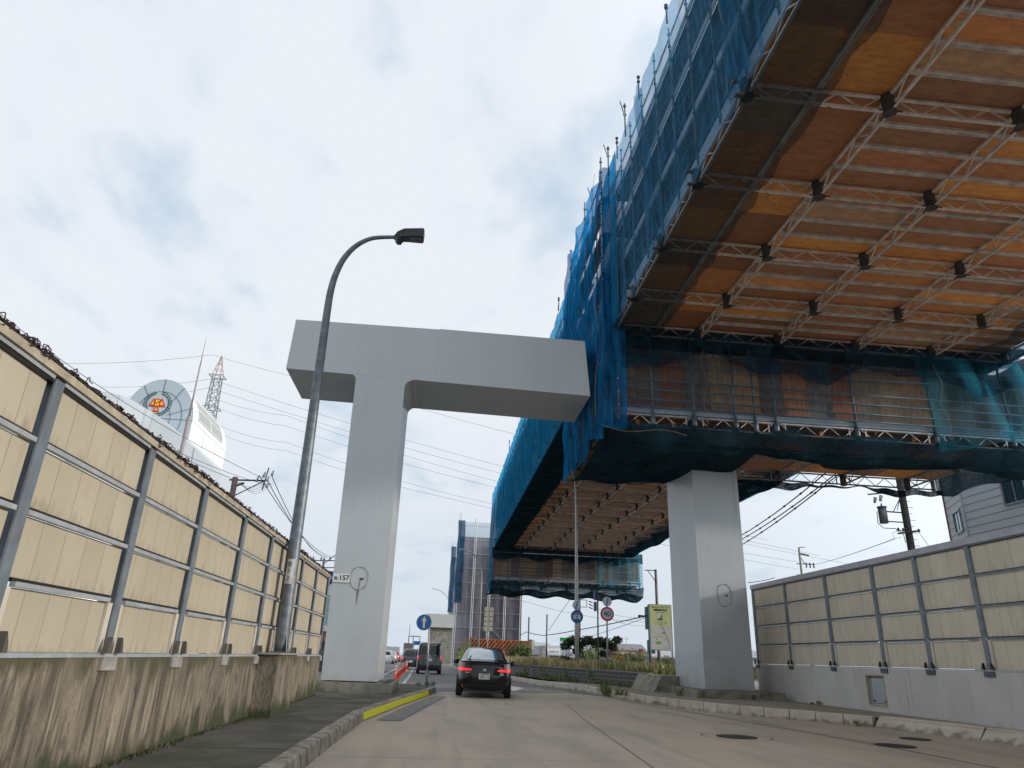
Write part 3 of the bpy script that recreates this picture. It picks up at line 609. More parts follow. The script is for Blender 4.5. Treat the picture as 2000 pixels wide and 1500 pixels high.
# ------------------------------------------------------------------ scaffold decks
PAL = [(.82, .33, .085), (.66, .25, .08), (.34, .15, .075), (.48, .19, .085), (.25, .125, .08), (.74, .31, .10), (.46, .30, .19), (.44, .165, .08), (.92, .40, .09), (.32, .14, .08)]
def plycol(dim=1.0):
    c = random.choice(PAL); q = rnd(.9, 1.15) * dim; return tuple((x * .66 + y * .34) * q for x, y in zip(c, (.50, .28, .155)))
XS = [5.56, 8.65, 11.6, 14.55, 17.5, 20.45]
def scaffold_deck(label, ys, orange, near=True, group=None):
    t = T('suspended_scaffold', label, 'scaffold', (13, ys[0], ZD), group=group)
    tb = tubes
    for x in XS:
        g = MB()
        for a, b in zip(ys[:-1], ys[1:]):
            g.truss((x, a + .16, ZD), (x, b - .16, ZD), .36, .030, .49)
        g.build('long_truss', tb, t)
    for y in ys:
        g = MB()
        for a, b in zip(XS[:-1], XS[1:]): g.truss((a + .16, y, ZD), (b - .16, y, ZD), .36, .030, .49)
        g.build('cross_truss', tb, t)
    for x in XS:
        for y in ys:
            g = MB(); g.prism([(x + .125 * math.cos(R(a)), y + .125 * math.sin(R(a)), ZD - .01) for a in range(0, 360, 30)], (0, 0, .44))
            g.prism([(x + .145 * math.cos(R(a)), y + .145 * math.sin(R(a)), ZD - .03) for a in range(0, 360, 45)], (0, 0, .025))
            for a in (0, 90, 180, 270):
                d = Vector((math.cos(R(a)), math.sin(R(a)), 0)); g.obox(Vector((x, y, ZD + .37)) + d * .08, Vector((x, y, ZD + .37)) + d * .28, .05, .07)
                g.obox(Vector((x, y, ZD)) + d * .12, Vector((x, y, ZD)) + d * .26, .10, .03)
            g.build('node', noded, t)
    for a, b in zip(ys[:-1], ys[1:]):
        for i in range(1, 4):
            y = a + (b - a) * i / 4; g = MB(); g.box(8.7, 20.4, y - .055, y + .055, ZD + .37, ZD + .43); g.box(8.7, 20.4, y - .06, y - .045, ZD + .34, ZD + .37); g.box(8.7, 20.4, y + .045, y + .06, ZD + .34, ZD + .37)
            g.build('joist', tb, t)
        g = MB(); g.box(7.07, 7.17, a + .05, b - .05, ZD + .37, ZD + .43); g.box(7.06, 7.08, a + .05, b - .05, ZD + .34, ZD + .37); g.box(7.16, 7.18, a + .05, b - .05, ZD + .34, ZD + .37); g.build('joist', tb, t)
        for xi, (xa, xb) in enumerate(zip(XS[:-1], XS[1:])):
            g = MB()
            if xi == 0:
                for q in range(2):
                    for h in range(2):
                        g.cc = plycol(orange * .8); g.box(xa + q * 1.545, xa + (q + 1) * 1.545 - .004, a + (b - a) * h / 2 + .002, a + (b - a) * (h + 1) / 2 - .002, ZD + .433, ZD + .452)
            else:
                for q in range(4):
                    g.cc = plycol(orange); g.box(xa + .002, xb - .002, a + (b - a) * q / 4 + .002, a + (b - a) * (q + 1) / 4 - .002, ZD + .433, ZD + .452)
            g.cc = (1, 1, 1); g.build('plywood_panel', ply, t)
    # outer side (left): posts, rails, boards, brace
    y0, y1 = ys[0], ys[-1]
    for x, sgn in ((5.62, 1), (20.4, -1)):
        for y in ys + [(a + b) / 2 for a, b in zip(ys[:-1], ys[1:])]:
            if sgn < 0 and y not in ys: continue
            top = 18.9 + rnd(-.1, .5)
            g = MB(); g.tube((x, y, ZD + .4), (x, y, top), .03, 6)
            z = ZD + .8
            while z < top: g.tube((x, y, z), (x, y, z + .05), .055, 6); z += .475
            g.build('post', tubeb, t)
        g = MB()
        for z in (13.25, 13.75, 14.9, 15.4, 16.8, 17.3, 18.6): g.tube((x + .05 * sgn, y0, z), (x + .05 * sgn, y1, z), .025, 5)
        g.build('rail', tubeb, t)
        g = MB()
        for z in (12.55, 14.35, 16.1, 17.75): g.box(x + .02, x + .05, y0 + .03, y1 - .03, z, z + (.45 if z < 13 else .22))
        g.build('toe_board', board, t)
        g = MB()
        for z in (14.3, 16.05, 17.7): g.box(min(x + sgn * .06, x + sgn * .62), max(x + sgn * .06, x + sgn * .62), y0 + .03, y1 - .03, z, z + .045)
        g.build('walkway_plank', galv, t)
    return t
YN = [1.78, 4.73, 7.68, 10.63, 13.53, 16.42, 19.36, 21.95]
near = scaffold_deck('nearest bays of suspended scaffold with an orange plywood ceiling over the right lane', YN, 1.0)
# rear part of the ceiling, behind the camera
g = MB()
for i in range(6):
    for k_ in range(5):
        g.cc = plycol(); g.box(XS[k_] + .01, XS[k_ + 1] - .01, 1.7 - (i + 1) * 2.95, 1.7 - i * 2.95 - .01, ZD + .433, ZD + .452)
g.cc = (1, 1, 1); g.build('plywood_panel', ply, near)
YF = [28.3 + 2.93 * i for i in range(17)]
far = scaffold_deck('long far run of suspended scaffold with brown plywood ceiling beyond the right column', YF, .85)
# side sheeting seen through the net (corrugated sheets fixed to the scaffold)
for (tt, ya, yb) in ((near, -14, 21.9), (far, 28.3, 75)):
    for z0_, z1_, c_ in ((13.05, 13.95, (.70, .58, .45)), (14.62, 16.0, (.50, .55, .60))):
        g = MB(); y = ya
        while y < yb:
            ye = min(y + 1.8, yb); q = rnd(.7, 1.25); g.cc = tuple(c * q for c in c_); g.box(6.22, 6.25, y, ye - .02, z0_, z1_); y = ye
        g.cc = (1, 1, 1); g.build('side_sheet', plyf, tt)
# ------------------------------------------------------------------ nets
def sidenet(tt, name, m, ya, yb, zt=19.0, zb=12.1, x=5.45, amp=.10, seed=0, nu=120, nv=26, bulge=None, sag=True):
    rs = random.Random(seed); ph = [rs.uniform(0, 6.28) for _ in range(8)]
    def fn(u, v):
        y = ya + (yb - ya) * u; z = zb + (zt - zb) * v
        fold = math.sin(y * 7.1 + ph[0] + 1.2 * math.sin(z * .9 + ph[1])) * .35 + math.sin(y * 3.3 + z * .55 + ph[2]) * .5 + math.sin(z * 2.6 + y * 1.4 + ph[3]) * .18
        bel = abs(math.sin((y - .0) * math.pi / 2.95)) * math.sin(math.pi * min(1, v)) * .10
        xx = x - bel - amp * fold * (.35 + .65 * math.sin(math.pi * v) ** .6)
        if v == 1: z += .03 * math.sin(y * 2.13 + ph[4]) + .02 * math.sin(y * 5.2)
        if bulge: xx -= bulge(y, z)
        return (xx, y, z)
    g = MB(); g.grid(fn, nu, nv); return g.build(name, m, tt)
def hang(tt, y, z0, z1, x=5.40, m=None):
    g = MB(); n = 10; g.path([(x - .05 * math.sin(i * .9) - rnd(0, .03), y + .04 * math.sin(i * 1.3), z0 + (z1 - z0) * i / n) for i in range(n + 1)], .008, 4); g.build('rope', m or rope, tt)
sidenet(near, 'safety_net', netb, 9.6, 21.6, seed=1, nu=160); sidenet(near, 'safety_net', netb2, 20.6, 22.9, seed=8, nu=40, x=5.38, amp=.05)
sidenet(near, 'safety_net', netb, -14, 9.65, seed=2, nu=60, x=5.43)
# overlapping darker strip where sheets meet
def netstrip(tt, ya0, ya1, yb0, yb1, x=5.36, m=netb):
    g = MB(); g.grid(lambda u, v: (x - .05 * math.sin(v * 9) - .04 * math.sin(u * 6), (ya0 + (ya1 - ya0) * u) * (1 - v) + (yb0 + (yb1 - yb0) * u) * v, 12.15 + 6.8 * v), 4, 24); g.build('net_overlap', m, tt)
netstrip(near, 15.9, 16.9, 17.2, 17.9); netstrip(near, 9.9, 11.0, 10.9, 11.3)
hang(near, 16.9, 18, 12.4); hang(near, 11.0, 15.6, 12.3); hang(near, 20.6, 18.8, 12.3)
far_net = sidenet(far, 'safety_net', netb2, 28.0, 75.3, seed=3, nu=260, amp=.13, zb=12.0)
for y in (33, 41, 52, 63): hang(far, y, 19, 12.1, 5.28)
g = MB(); g.grid(lambda u, v: (20.55 + .08 * math.sin(u * 60) * math.sin(v * 3), 28.3 + 47 * u, 11.9 + 7 * v), 120, 8); g.build('safety_net', netb2, far)
g = MB(); g.grid(lambda u, v: (20.55 + .08 * math.sin(u * 60) * math.sin(v * 3), -14 + 36 * u, 12 + 7 * v), 80, 8); g.build('safety_net', netb, near)
# dark net under the outer bay with a wavy inner hem
def undernet(tt, ya, yb, xi, m, z=ZD - .05, xo=5.45, n=90, amp=.22, dip=.06, seed=0):
    rs = random.Random(seed); p = [rs.uniform(0, 6) for _ in range(4)]
    def fn(u, v):
        y = ya + (yb - ya) * u; e = xi + .05 + amp * math.sin(y * 2.13 + p[0]) * .25 + amp * .2 * math.sin(y * 4.7 + p[1])
        ph_ = ((y - 1.78) % 2.95) / 2.95; e += .14 * (.5 - abs(ph_ - .5))
        x = xo + (e - xo) * v; return (x, y, z - dip * math.sin(math.pi * v) * (1 + .6 * math.sin(y * 1.9 + p[2])) + .03 * math.sin(y * 6 + x * 3))
    g = MB(); g.grid(fn, n, 8); return g.build('under_net', m, tt)
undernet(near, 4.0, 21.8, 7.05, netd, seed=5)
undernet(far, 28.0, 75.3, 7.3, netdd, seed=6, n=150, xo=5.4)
def fn(u, v):
    y = 28.0 + 47.3 * u; return (18.9 + .3 * math.sin(y * 1.3) + (1.7 - .3 * math.sin(y * 1.3)) * v, y, ZD - .08 - .55 * math.sin(math.pi * v) * (.6 + .4 * math.sin(y * .8)))
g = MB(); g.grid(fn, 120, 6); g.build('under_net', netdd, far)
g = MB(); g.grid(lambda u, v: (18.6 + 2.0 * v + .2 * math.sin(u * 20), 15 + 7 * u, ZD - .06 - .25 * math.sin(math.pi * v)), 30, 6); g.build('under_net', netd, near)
# orange and tan rope ties on the deck edge
def knot(mb, p, s_=.12, n=3):
    p = Vector(p)
    for _ in range(n):
        a = rnd(0, 6.28); mb.path([p + Vector((s_ * .6 * math.cos(a) * math.sin(i * .7), s_ * .6 * math.sin(a) * math.sin(i * .7), -s_ * .3 * i * rnd(.5, 1))) for i in range(6)], .009, 3)
for y in (10.63, 13.53, 16.42, 19.36): g = MB(); knot(g, (7.3, y, ZD - .05), .13); g.build('rope_tie', ropeo, near)
# scaffold standards poking up over the net
def topposts(tt, lst, x=5.5):
    for y, h in lst:
        g = MB(); g.tube((x, y, 18.6), (x, y, 19.1 + h), .028, 6)
        for z in (19.1 + h * .45, 19.1 + h * .85): g.tube((x, y, z), (x, y, z + .06), .06, 6)
        if h > .8: g.tube((x, y, 19.1 + h * .4), (x - .25, y - .3, 19.1 + h * .8), .025, 5)
        g.build('top_post', galvd, tt)
# ------------------------------------------------------------------ pier head scaffold boxes
def head_box(label, Y0, D, x0, x1, zb, zt, dens, seed, nearb=True):
    random.seed(seed)
    t = T('pier_head_scaffold', label, 'scaffold', ((x0 + x1) / 2, Y0 + D / 2, zb)); Y1 = Y0 + D
    xs = [x0 + .2 + 2.93 * i for i in range(int((x1 - x0) / 2.93) + 1)]
    g = MB(); y = Y0 + .22; x = x0 + .25
    FP = [(.62, .36, .20), (.40, .31, .25), (.58, .27, .15), (.40, .15, .08), (.56, .40, .24), (.34, .24, .17), (.62, .44, .28), (.26, .18, .14), (.52, .34, .20), (.22, .17, .14)]
    k_ = 0
    while x < x1 - .3:                                              # front sheets
        wd = .9; g = MB(); c = random.choice(FP); q = rnd(.8, 1.2) * 1.1; g.cc = tuple(a * q for a in c)
        g.box(x, min(x + wd, x1 - .2) - .006, y, y + .018, zb + .85, zt - .35 - rnd(0, .02)); g.build('front_sheet', plyf, t); x += wd
    g = MB(); x = Y0 + .3
    while x < Y1: g.cc = tuple(a * rnd(.9, 1.1) for a in random.choice(FP)); g.box(x0 + .28, x0 + .3, x, min(x + .9, Y1) - .01, zb + .85, zt - .3); x += .9
    g.cc = (1, 1, 1); g.build('side_sheet', plyf, t)
    g = MB(); x = x0 + .2
    while x < x1: g.cc = random.choice(FP); g.box(x, min(x + .9, x1) - .01, Y1 - .24, Y1 - .22, zb + .85, zt - .3); x += .9
    g.cc = (1, 1, 1); g.build('back_sheet', plyf, t)
    for xx_ in (xs + [x1 - .2, x0 + .03] + [xs[0] + 1.47, xs[1] + 1.47, xs[2] - .75][: 3 if nearb else 1]):   # posts
        for yy_ in (Y0, Y1):
            g = MB(); g.tube((xx_, yy_, zb + .05), (xx_, yy_, zt + (.5 if yy_ == Y1 else .1)), .042, 8)
            z = zb + .75
            while z < zt: g.tube((xx_, yy_, z), (xx_, yy_, z + .05), .058, 8); z += .475
            g.tube((xx_, yy_, zb), (xx_, yy_, zb + .52), .085, 10); g.build('post', tubeb, t)
    for z in (.72, 1.0, 1.36, 1.72, 2.35, 2.72):
        g = MB(); g.tube((x0 + .05, Y0 - .06, zb + z), (x1, Y0 - .06, zb + z), .032, 6); g.build('rail', galv, t)
    g = MB()
    for z in (.72, 1.36, 2.35): g.tube((x0 - .02, Y0, zb + z), (x0 - .02, Y1, zb + z), .026, 6)
    g.build('rail', galv, t)
    g = MB(); g.box(x0 + .1, x1 - .05, Y0 + .04, Y0 + .07, zb + .53, zb + .78); g.build('toe_board', mat('toe_board_front', (.50, .52, .53), .55, 0, .12, 2), t)
    for yy_ in (Y0, Y0 + D * .5, Y1):
        g = MB()
        for a, b in zip(xs[:-1], xs[1:]):
            g.truss((a + .12, yy_, zb + .06), (b - .12, yy_, zb + .06), .38, .028, .42)
            for q in (a + .3, b - .3): g.obox((q, yy_, zb + .06), (q, yy_, zb + .44), .04, .04, up=(0, 1, 0))
        if x1 - .2 - xs[-1] > .5: g.truss((xs[-1] + .1, yy_, zb + .06), (x1 - .25, yy_, zb + .06), .38, .028, .42)
        g.build('floor_truss', tubes if yy_ == Y0 else tubeb, t)  # trusses behind the front take a darker tube colour to look backlit
    for xx_ in xs:
        g = MB(); g.truss((xx_, Y0 + .1, zb + .06), (xx_, Y1 - .1, zb + .06), .38, .028, .42); g.build('floor_truss', tubeb, t)
        for yy_ in (Y0 + D * .5, Y1):
            g = MB(); g.tube((xx_, yy_, zb), (xx_, yy_, zb + .5), .13, 10); g.build('node', noded, t)
    hole = (8.9, 10.9, 24.4, 27.6) if nearb else None
    x = x0 + .1
    while x < x1 - .1:                                               # floor plywood
        xe = min(x + 1.46, x1 - .1); g = MB(); g.cc = plycol(dens)
        if hole and x < hole[1] and xe > hole[0]:
            g.box(x, xe - .01, Y0 + .25, hole[2], zb + .47, zb + .49); g.build('floor_panel', ply, t); g = MB(); g.cc = plycol(dens); g.box(x, xe - .01, hole[3], Y1 - .1, zb + .47, zb + .49)
        else:
            g.box(x, xe - .01, Y0 + .25, Y0 + D / 2 - .01, zb + .47, zb + .49); g.cc = plycol(dens); g.box(x, xe - .01, Y0 + D / 2, Y1 - .1, zb + .47, zb + .49)
        g.cc = (1, 1, 1); g.build('floor_panel', ply, t); x = xe
    x = x0 + .4
    while x < x1 - .4: g = MB(); g.box(x, min(x + 2.9, x1), Y0 - .3, Y1 + .2, zt + .52, zt + .54); g.cc = (1, 1, 1); g.build('roof_panel', MC['dark_sheet'] if 'dark_sheet' in MC else mat('dark_sheet', (.10, .09, .08), .8), t); x += 2.92  # added dark cover, keeps the sky from leaking in above the box
    return t
BX = head_box('scaffold box round the near pier head, plywood front and tube rails, hung with dark net', 21.95, 6.1, 5.15, 21.4, 8.62, 12.0, .9, 11)
random.seed(12)
# near box nets
def hemz(x, base, amp, per, ph=0): return base - amp * abs(math.sin((x + ph) * math.pi / per)) - amp * .25 * math.sin(x * 2.7 + ph)
# lower front swag: hangs below the truss
def fn(u, v):
    x = 5.0 + 16.6 * u; top = 8.95 - .12 * abs(math.sin(x * 1.06)) - .05 * math.sin(x * 3.1); low = hemz(x, 8.08, .18, 5.9, 1)
    return (x, 21.78 - .10 * math.sin(x * 2.3) * v + (.5 * v * v), top - .12 + (low - top + .12) * v)
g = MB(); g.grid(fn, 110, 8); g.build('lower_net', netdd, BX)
# under-belly: leaves the right half partly open
def fn(u, v):
    x = 4.95 + 5.6 * u; y = 21.9 + 6.3 * v + .2 * math.sin(x * 2); z = 8.1 - .38 * math.sin(math.pi * v) * (1 - .3 * u) + .035 * math.sin(x * 3 + y) + .25 * v * u
    return (x, y, z)
g = MB(); g.grid(fn, 26, 24); g.build('belly_net', netdd, BX)
def fn(u, v):
    x = 10.5 + 11.1 * u; d = 1.9 + .6 * math.sin(x * .85 + 1.4) + .2 * math.sin(x * 2.7); y = 22.1 + d * v; z = 8.12 - .18 * math.sin(math.pi * v) + .3 * v + .06 * math.sin(x * 3 + y * 2)
    return (x, y, z)
g = MB(); g.grid(fn, 60, 8); g.build('belly_net', netdd, BX)
def fn(u, v):
    x = 12 + 9.8 * u; return (x, 28.25 - .5 * u * 0 + .1 * math.sin(x * 2), 8.66 + .04 * math.sin(x * 5) - (.05 + .26 * abs(math.sin(x * .55)) ** 2 + .05 * math.sin(x * 2.7)) * (1 - v))
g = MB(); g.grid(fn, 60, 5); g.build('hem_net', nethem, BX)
def fn(u, v):
    x = 5.2 + 7 * u; return (x, 28.25 + .1 * math.sin(x * 2), 8.25 + 3.7 * v + .1 * math.sin(x * 2.2) * (1 - v))
g = MB(); g.grid(fn, 40, 8); g.build('back_net', netd, BX)
# right end
def fn(u, v):
    y = 21.8 + 6.6 * u; return (21.62 + .1 * math.sin(y * 3), y, 8.5 + 4 * v + .12 * math.sin(y * 2) * (1 - v) - .2 * math.sin(math.pi * u) * (1 - v))
g = MB(); g.grid(fn, 30, 12); g.build('end_net', netdd, BX)
# front upper drape with a low left corner
def fn(u, v):
    x = 5.1 + 16.4 * u; low = 10.95 + .30 * math.sin(x * .9) + .18 * math.sin(x * 2.2 + 1) - .55 * math.exp(-((x - 5.2) / .8) ** 2); low += .35 * max(0, min(1, (x - 9) / 3)) * 0
    z = 12.15 + (low - 12.15) * v; return (x, 21.70 - .10 * math.sin(x * 3 + z * 2) * v - .06 * math.sin(x * 7), z)
g = MB(); g.grid(fn, 120, 10); g.build('front_drape', netmat('net_drape', (.015, .06, .10), .62, 2, (1, 1, 1), .2, .5), BX)
# thin full-height net veil over the front
def fn(u, v):
    x = 5.2 + 16.3 * u; z = 8.9 + 2.4 * v; return (x, 21.74 - .05 * math.sin(x * 4 + z) - .04 * math.sin(x * 1.3), z)
veil = netmat('net_veil', (.03, .10, .15), .16, 1.2, (1, 1, .5), .2, .4)
g = MB(); g.grid(fn, 90, 8); g.build('front_veil', veil, BX)
def fn(u, v):
    x = 16.9 + 4.7 * u; z = 8.6 + 3.4 * v; return (x - .3 * v * (1 - u), 21.66 - .08 * math.sin(x * 3 + z * 1.4), z - .25 * math.sin(x * 1.2) * (1 - v))
g = MB(); g.grid(fn, 40, 14); g.build('blue_drape', netmat('net_teal', (.03, .24, .34), .42, 1.1, (1, 1, .4), .4, .6), BX)
# left wrap of the box and pier head, from low hem to the top
def fn(u, v):
    y = 21.55 + 6.9 * u; z = 8.1 + 11.0 * v; k = math.sin(math.pi * min(1, v * 1.05)) ; e = .22 * math.sin(y * 2.7 + z * .35) + .10 * math.sin(y * 6.3 + z) + .05 * math.sin(z * 4)
    xx_ = 4.88 - .25 * k * (.4 + .6 * math.sin(math.pi * u)) - e * .55 + .5 * max(0, v - .55)
    if v == 0: z += .15 * math.sin(y * 2)
    if v == 1: z += .06 * math.sin(y * 2)
    return (xx_, y, z)
g = MB(); g.grid(fn, 46, 60); g.build('side_net', netb2 if False else netmat('net_blue_mid', (.015, .20, .46), .70, 3, (2.2, 2.2, .3), .5, .35), BX)
def fn(u, v):      # front return of that wrap
    z = 8.35 + 10.5 * v; x = 4.85 + .95 * u + .5 * max(0, v - .55); return (x, 21.52 - .08 * math.sin(x * 9 + z * .6), z)
g = MB(); g.grid(fn, 10, 40); g.build('side_net', MC['net_blue_mid'], BX)
for y in (21.6, 24.7, 28.0):
    for x in (5.05, 5.55):
        g = MB(); g.tube((x, y, 8.7), (x, y, 19.3 + rnd(-.2, .5)), .035, 6)
        z = 9.2
        while z < 19.2: g.tube((x, y, z), (x, y, z + .06), .06, 6); z += .475
        g.build('post', tubeb, BX)
g = MB()
for z in (9.5, 11.3, 13.2, 14.9, 16.6, 18.2):
    g.tube((5.0, 21.6, z), (5.0, 28, z), .026, 6); g.box(5.08, 5.5, 21.8, 28, z - .5, z - .45)
g.build('rail', tubeb, BX)
g = MB(); g.path([(4.80 - .08 * math.sin(i * .8), 21.55 + .05 * math.sin(i * 1.7), 18.6 - i * .52) for i in range(20)], .009, 4); g.build('rope', rope, BX)
g = MB(); g.path([(4.9 + .12 * i, 21.45, 8.45 - .12 * math.sin(i * .08 * math.pi) - .01 * i) for i in range(25)], .009, 4); g.build('rope', rope, BX)
for x in (6.2, 7.4, 12.6, 15.9): g = MB(); knot(g, (x, 21.6, 8.75), .14, 4); g.build('rope_tie', ropeo, BX)
for x in (8.6, 14.5, 17.3):
    g = MB(); g.path([(x + .10 * math.sin(i * .9 + x), 21.58, 11.6 - i * .22) for i in range(13)], .008, 4); g.build('rope', rope, BX)
    g = MB(); knot(g, (x, 21.55, 8.9), .13, 3); g.build('rope_tie', rope, BX)
topposts(BX, [(21.6, .9), (24.6, 1.2), (28.0, .7)], 5.35); topposts(near, [(17.6, .5), (14.6, .2), (19.4, 1.0), (20.6, .5)], 5.45); topposts(far, [(33, .3), (39, .4), (48, .3), (60, .3)], 5.3)
# the far box
FX = head_box('scaffold box round the far pier head, seen small beyond the signs, wrapped in blue net', 75.3, 5.8, 5.3, 21.4, 8.4, 12.0, .7, 21, False)
random.seed(22)
def fn(u, v):
    x = 5.2 + 16.4 * u; low = 7.75 - .35 * abs(math.sin(x * .75)); top = 8.6; return (x, 75.1 + .5 * v, top + (low - top) * v + .08 * math.sin(x * 5))
g = MB(); g.grid(fn, 80, 6); g.build('lower_net', netdd, FX)
g = MB(); g.grid(lambda u, v: (5.2 + 16.4 * u, 75.3 + 5.8 * v, 7.85 - .4 * math.sin(math.pi * v) + .15 * math.sin(u * 30)), 60, 6); g.build('belly_net', netdd, FX)
g = MB(); g.grid(lambda u, v: (5.2 + 16.3 * u, 75.0 - .05 * math.sin(u * 90), 12.1 - (1.1 + .2 * math.sin(u * 25)) * v), 80, 3); g.build('front_drape', netdd, FX)
g = MB(); g.grid(lambda u, v: (16.5 + 5.0 * u, 74.95 - .06 * math.sin(u * 30), 8.5 + 3.6 * v), 30, 6); g.build('blue_drape', MC['net_teal'], FX)
g = MB(); g.grid(lambda u, v: (5.2 + 11.5 * u, 74.97 - .06 * math.sin(u * 40), 8.5 + 3.6 * v), 30, 6); g.build('front_veil', MC['net_veil'] if 'net_veil' in MC else veil, FX)
g = MB(); g.grid(lambda u, v: (5.36 - .06 * math.sin(u * 14) * math.sin(v * 4), 75.1 + 6.2 * u, 7.9 + 11 * v), 16, 20); g.build('side_net', netb2, FX)
random.seed(31)
# ------------------------------------------------------------------ vehicles
def interp(st, z):
    if z <= st[0][0]: return st[0][1:]
    for a, b in zip(st[:-1], st[1:]):
        if z <= b[0]:
            t = (z - a[0]) / (b[0] - a[0]); return tuple(p + (q - p) * t for p, q in zip(a[1:], b[1:]))
    return st[-1][1:]
def smoothst(st, n=4):
    out = []
    for i in range(len(st) - 1):
        p0 = st[max(i - 1, 0)]; p1 = st[i]; p2 = st[i + 1]; p3 = st[min(i + 2, len(st) - 1)]
        for k in range(n):
            t = k / n; r = []
            for a, b, c, d in zip(p0, p1, p2, p3):
                r.append(.5 * ((2 * b) + (-a + c) * t + (2 * a - 5 * b + 4 * c - d) * t * t + (-a + 3 * b - 3 * c + d) * t ** 3))
            out.append(tuple(r))
    return out + [st[-1]]
class Shell:
    """body as a stack of plan outlines: z, half width, rear y, front y, corner exponent"""
    def __init__(s, st, sm=4): s.st = smoothst(st, sm)
    def rear(s, x, z):
        w_, yr, yf, n = interp(s.st, z); b = (yf - yr) / 2; cy = (yf + yr) / 2; q = min(.9995, abs(x) / w_)
        return cy - b * (1 - q ** n) ** (1 / n)
    def body(s, name, m, parent, seg=72):
        g = MB(); g.sm = True; k = 0
        for (z, w_, yr, yf, n) in s.st:
            b = (yf - yr) / 2; cy = (yf + yr) / 2
            for i in range(seg):
                a = 2 * math.pi * i / seg; c, si = math.cos(a), math.sin(a)
                g.v.append((w_ * math.copysign(abs(c) ** (2 / n), c), cy + b * math.copysign(abs(si) ** (2 / n), si), z))
        R_ = len(s.st)
        for r in range(R_ - 1):
            for i in range(seg): j_ = (i + 1) % seg; g.face([r * seg + i, r * seg + j_, (r + 1) * seg + j_, (r + 1) * seg + i])
        g.face([i for i in range(seg)][::-1]); g.face([(R_ - 1) * seg + i for i in range(seg)])
        return g.build(name, m, parent, local=True)
    def patch(s, name, m, parent, z0, z1, xl, xr, off=.006, nu=10, nv=10, thick=0, mb=None):
        g = mb or MB()
        fl = xl if callable(xl) else (lambda z: xl); fr = xr if callable(xr) else (lambda z: xr)
        z0f = z0 if callable(z0) else (lambda t: z0); z1f = z1 if callable(z1) else (lambda t: z1)
        def fn(u, v):
            zz0 = z0f(u); zz1 = z1f(u); z = zz0 + (zz1 - zz0) * v; x = fl(z) + (fr(z) - fl(z)) * u; return (x, s.rear(x, z) - off, z)
        g.grid(fn, nu, nv)
        if mb: return None
        return g.build(name, m, parent, local=True)
    def side(s, name, m, parent, z0, z1, y0, y1, sgn, off=.006, nu=12, nv=6):
        f0 = y0 if callable(y0) else (lambda z: y0); f1 = y1 if callable(y1) else (lambda z: y1)
        def fn(u, v):
            z = z0 + (z1 - z0) * v; w_, yr, yf, n = interp(s.st, z); b = (yf - yr) / 2; cy = (yf + yr) / 2
            y = f0(z) + (f1(z) - f0(z)) * u; q = min(.999, abs(y - cy) / b); return (sgn * (w_ * (1 - q ** n) ** (1 / n) + off), y, z)
        g = MB(); g.grid(fn, nu, nv); return g.build(name, m, parent, local=True)
def wheels(t, xs, ys, r, w_, group_m):
    tm = mat('tyre', (.014, .014, .015), .85, 0, .1, 20)
    for y in ys:
        for x in (-xs, xs):
            g = MB(); x0 = x - w_ / 2; n = 28
            pr = [(0, r * .62), (0, r * .93), (.03, r), (w_ - .03, r), (w_, r * .93), (w_, r * .62)]
            k = len(g.v)
            for (dx, q) in pr:
                for i in range(n): a = 2 * math.pi * i / n; g.v.append((x0 + dx, y + q * math.cos(a), r + q * math.sin(a)))
            for p in range(5):
                for i in range(n): j_ = (i + 1) % n; g.face([k + p * n + i, k + p * n + j_, k + (p + 1) * n + j_, k + (p + 1) * n + i])
            wl = g.build('wheel', tm, t, local=True)
            g = MB(); g.tube((x - w_ * .42, y, r), (x + w_ * .42, y, r), r * .62, 20); g.build('rim', group_m, wl, local=True)
cblack = mat('car_black', (.006, .0065, .008), .22, 0, .02, 1, coat=.45, spec=.25)
cgreyd = mat('car_dark_grey', (.045, .05, .056), .25, .3, .04, 1, coat=.5)
cwhite = mat('car_white', (.60, .61, .62), .3, 0, .03, 1, coat=.4)
csilver = mat('car_silver', (.38, .39, .40), .3, .5, .04, 1, coat=.4)
cnavy = mat('car_navy', (.02, .025, .04), .25, 0, .04, 1, coat=.5)
glassr = mat('car_glass', (.34, .42, .45), .12, .75, .12, 1.5, coat=.5)
glassd = mat('car_glass_dark', (.012, .013, .015), .1, 0, .05, 1, coat=.3, spec=.3)
trimb = mat('bumper_plastic', (.012, .0125, .014), .55, 0, .1, 9)
redl = emis('tail_lamp_lit', (.9, .02, .03), .55); redd = mat('tail_lamp_dark', (.16, .006, .008), .15, coat=.6)
clearl = mat('clear_lens', (.40, .30, .29), .15, .3, .1, 9)
chrome = mat('chrome', (.55, .58, .60), .15, .9, .03, 3)
plate = mat('licence_plate', (.60, .62, .60), .4, 0, .03, 9); pgreen = mat('plate_ink', (.02, .07, .05), .5)
# black hatchback directly ahead
SH = Shell([(.20, .74, .16, 4.30, 5, ), (.27, .80, .09, 4.38, 5), (.42, .86, .02, 4.46, 5), (.60, .88, .0, 4.48, 4.6), (.78, .88, .03, 4.44, 4.4), (.92, .865, .05, 4.30, 4.2), (1.00, .84, .05, 3.9, 4.2), (1.045, .80, .10, 3.5, 4), (1.08, .755, .24, 3.3, 3.6), (1.18, .71, .50, 3.08, 3.4), (1.30, .655, .86, 2.86, 3.2), (1.40, .59, 1.22, 2.62, 3), (1.455, .50, 1.60, 2.36, 2.8), (1.475, .36, 1.85, 2.2, 2.5)], 4)
t = T('car', 'black hatchback with lit brake lamps driving straight ahead in the middle of the road', 'car', (0, 0, 0))
SH.body('body', cblack, t)
SH.patch('rear_window', glassr, t, 1.10, 1.435, lambda z: -(.66 - (z - 1.10) * .50), lambda z: (.66 - (z - 1.10) * .50), .006, 16, 10)
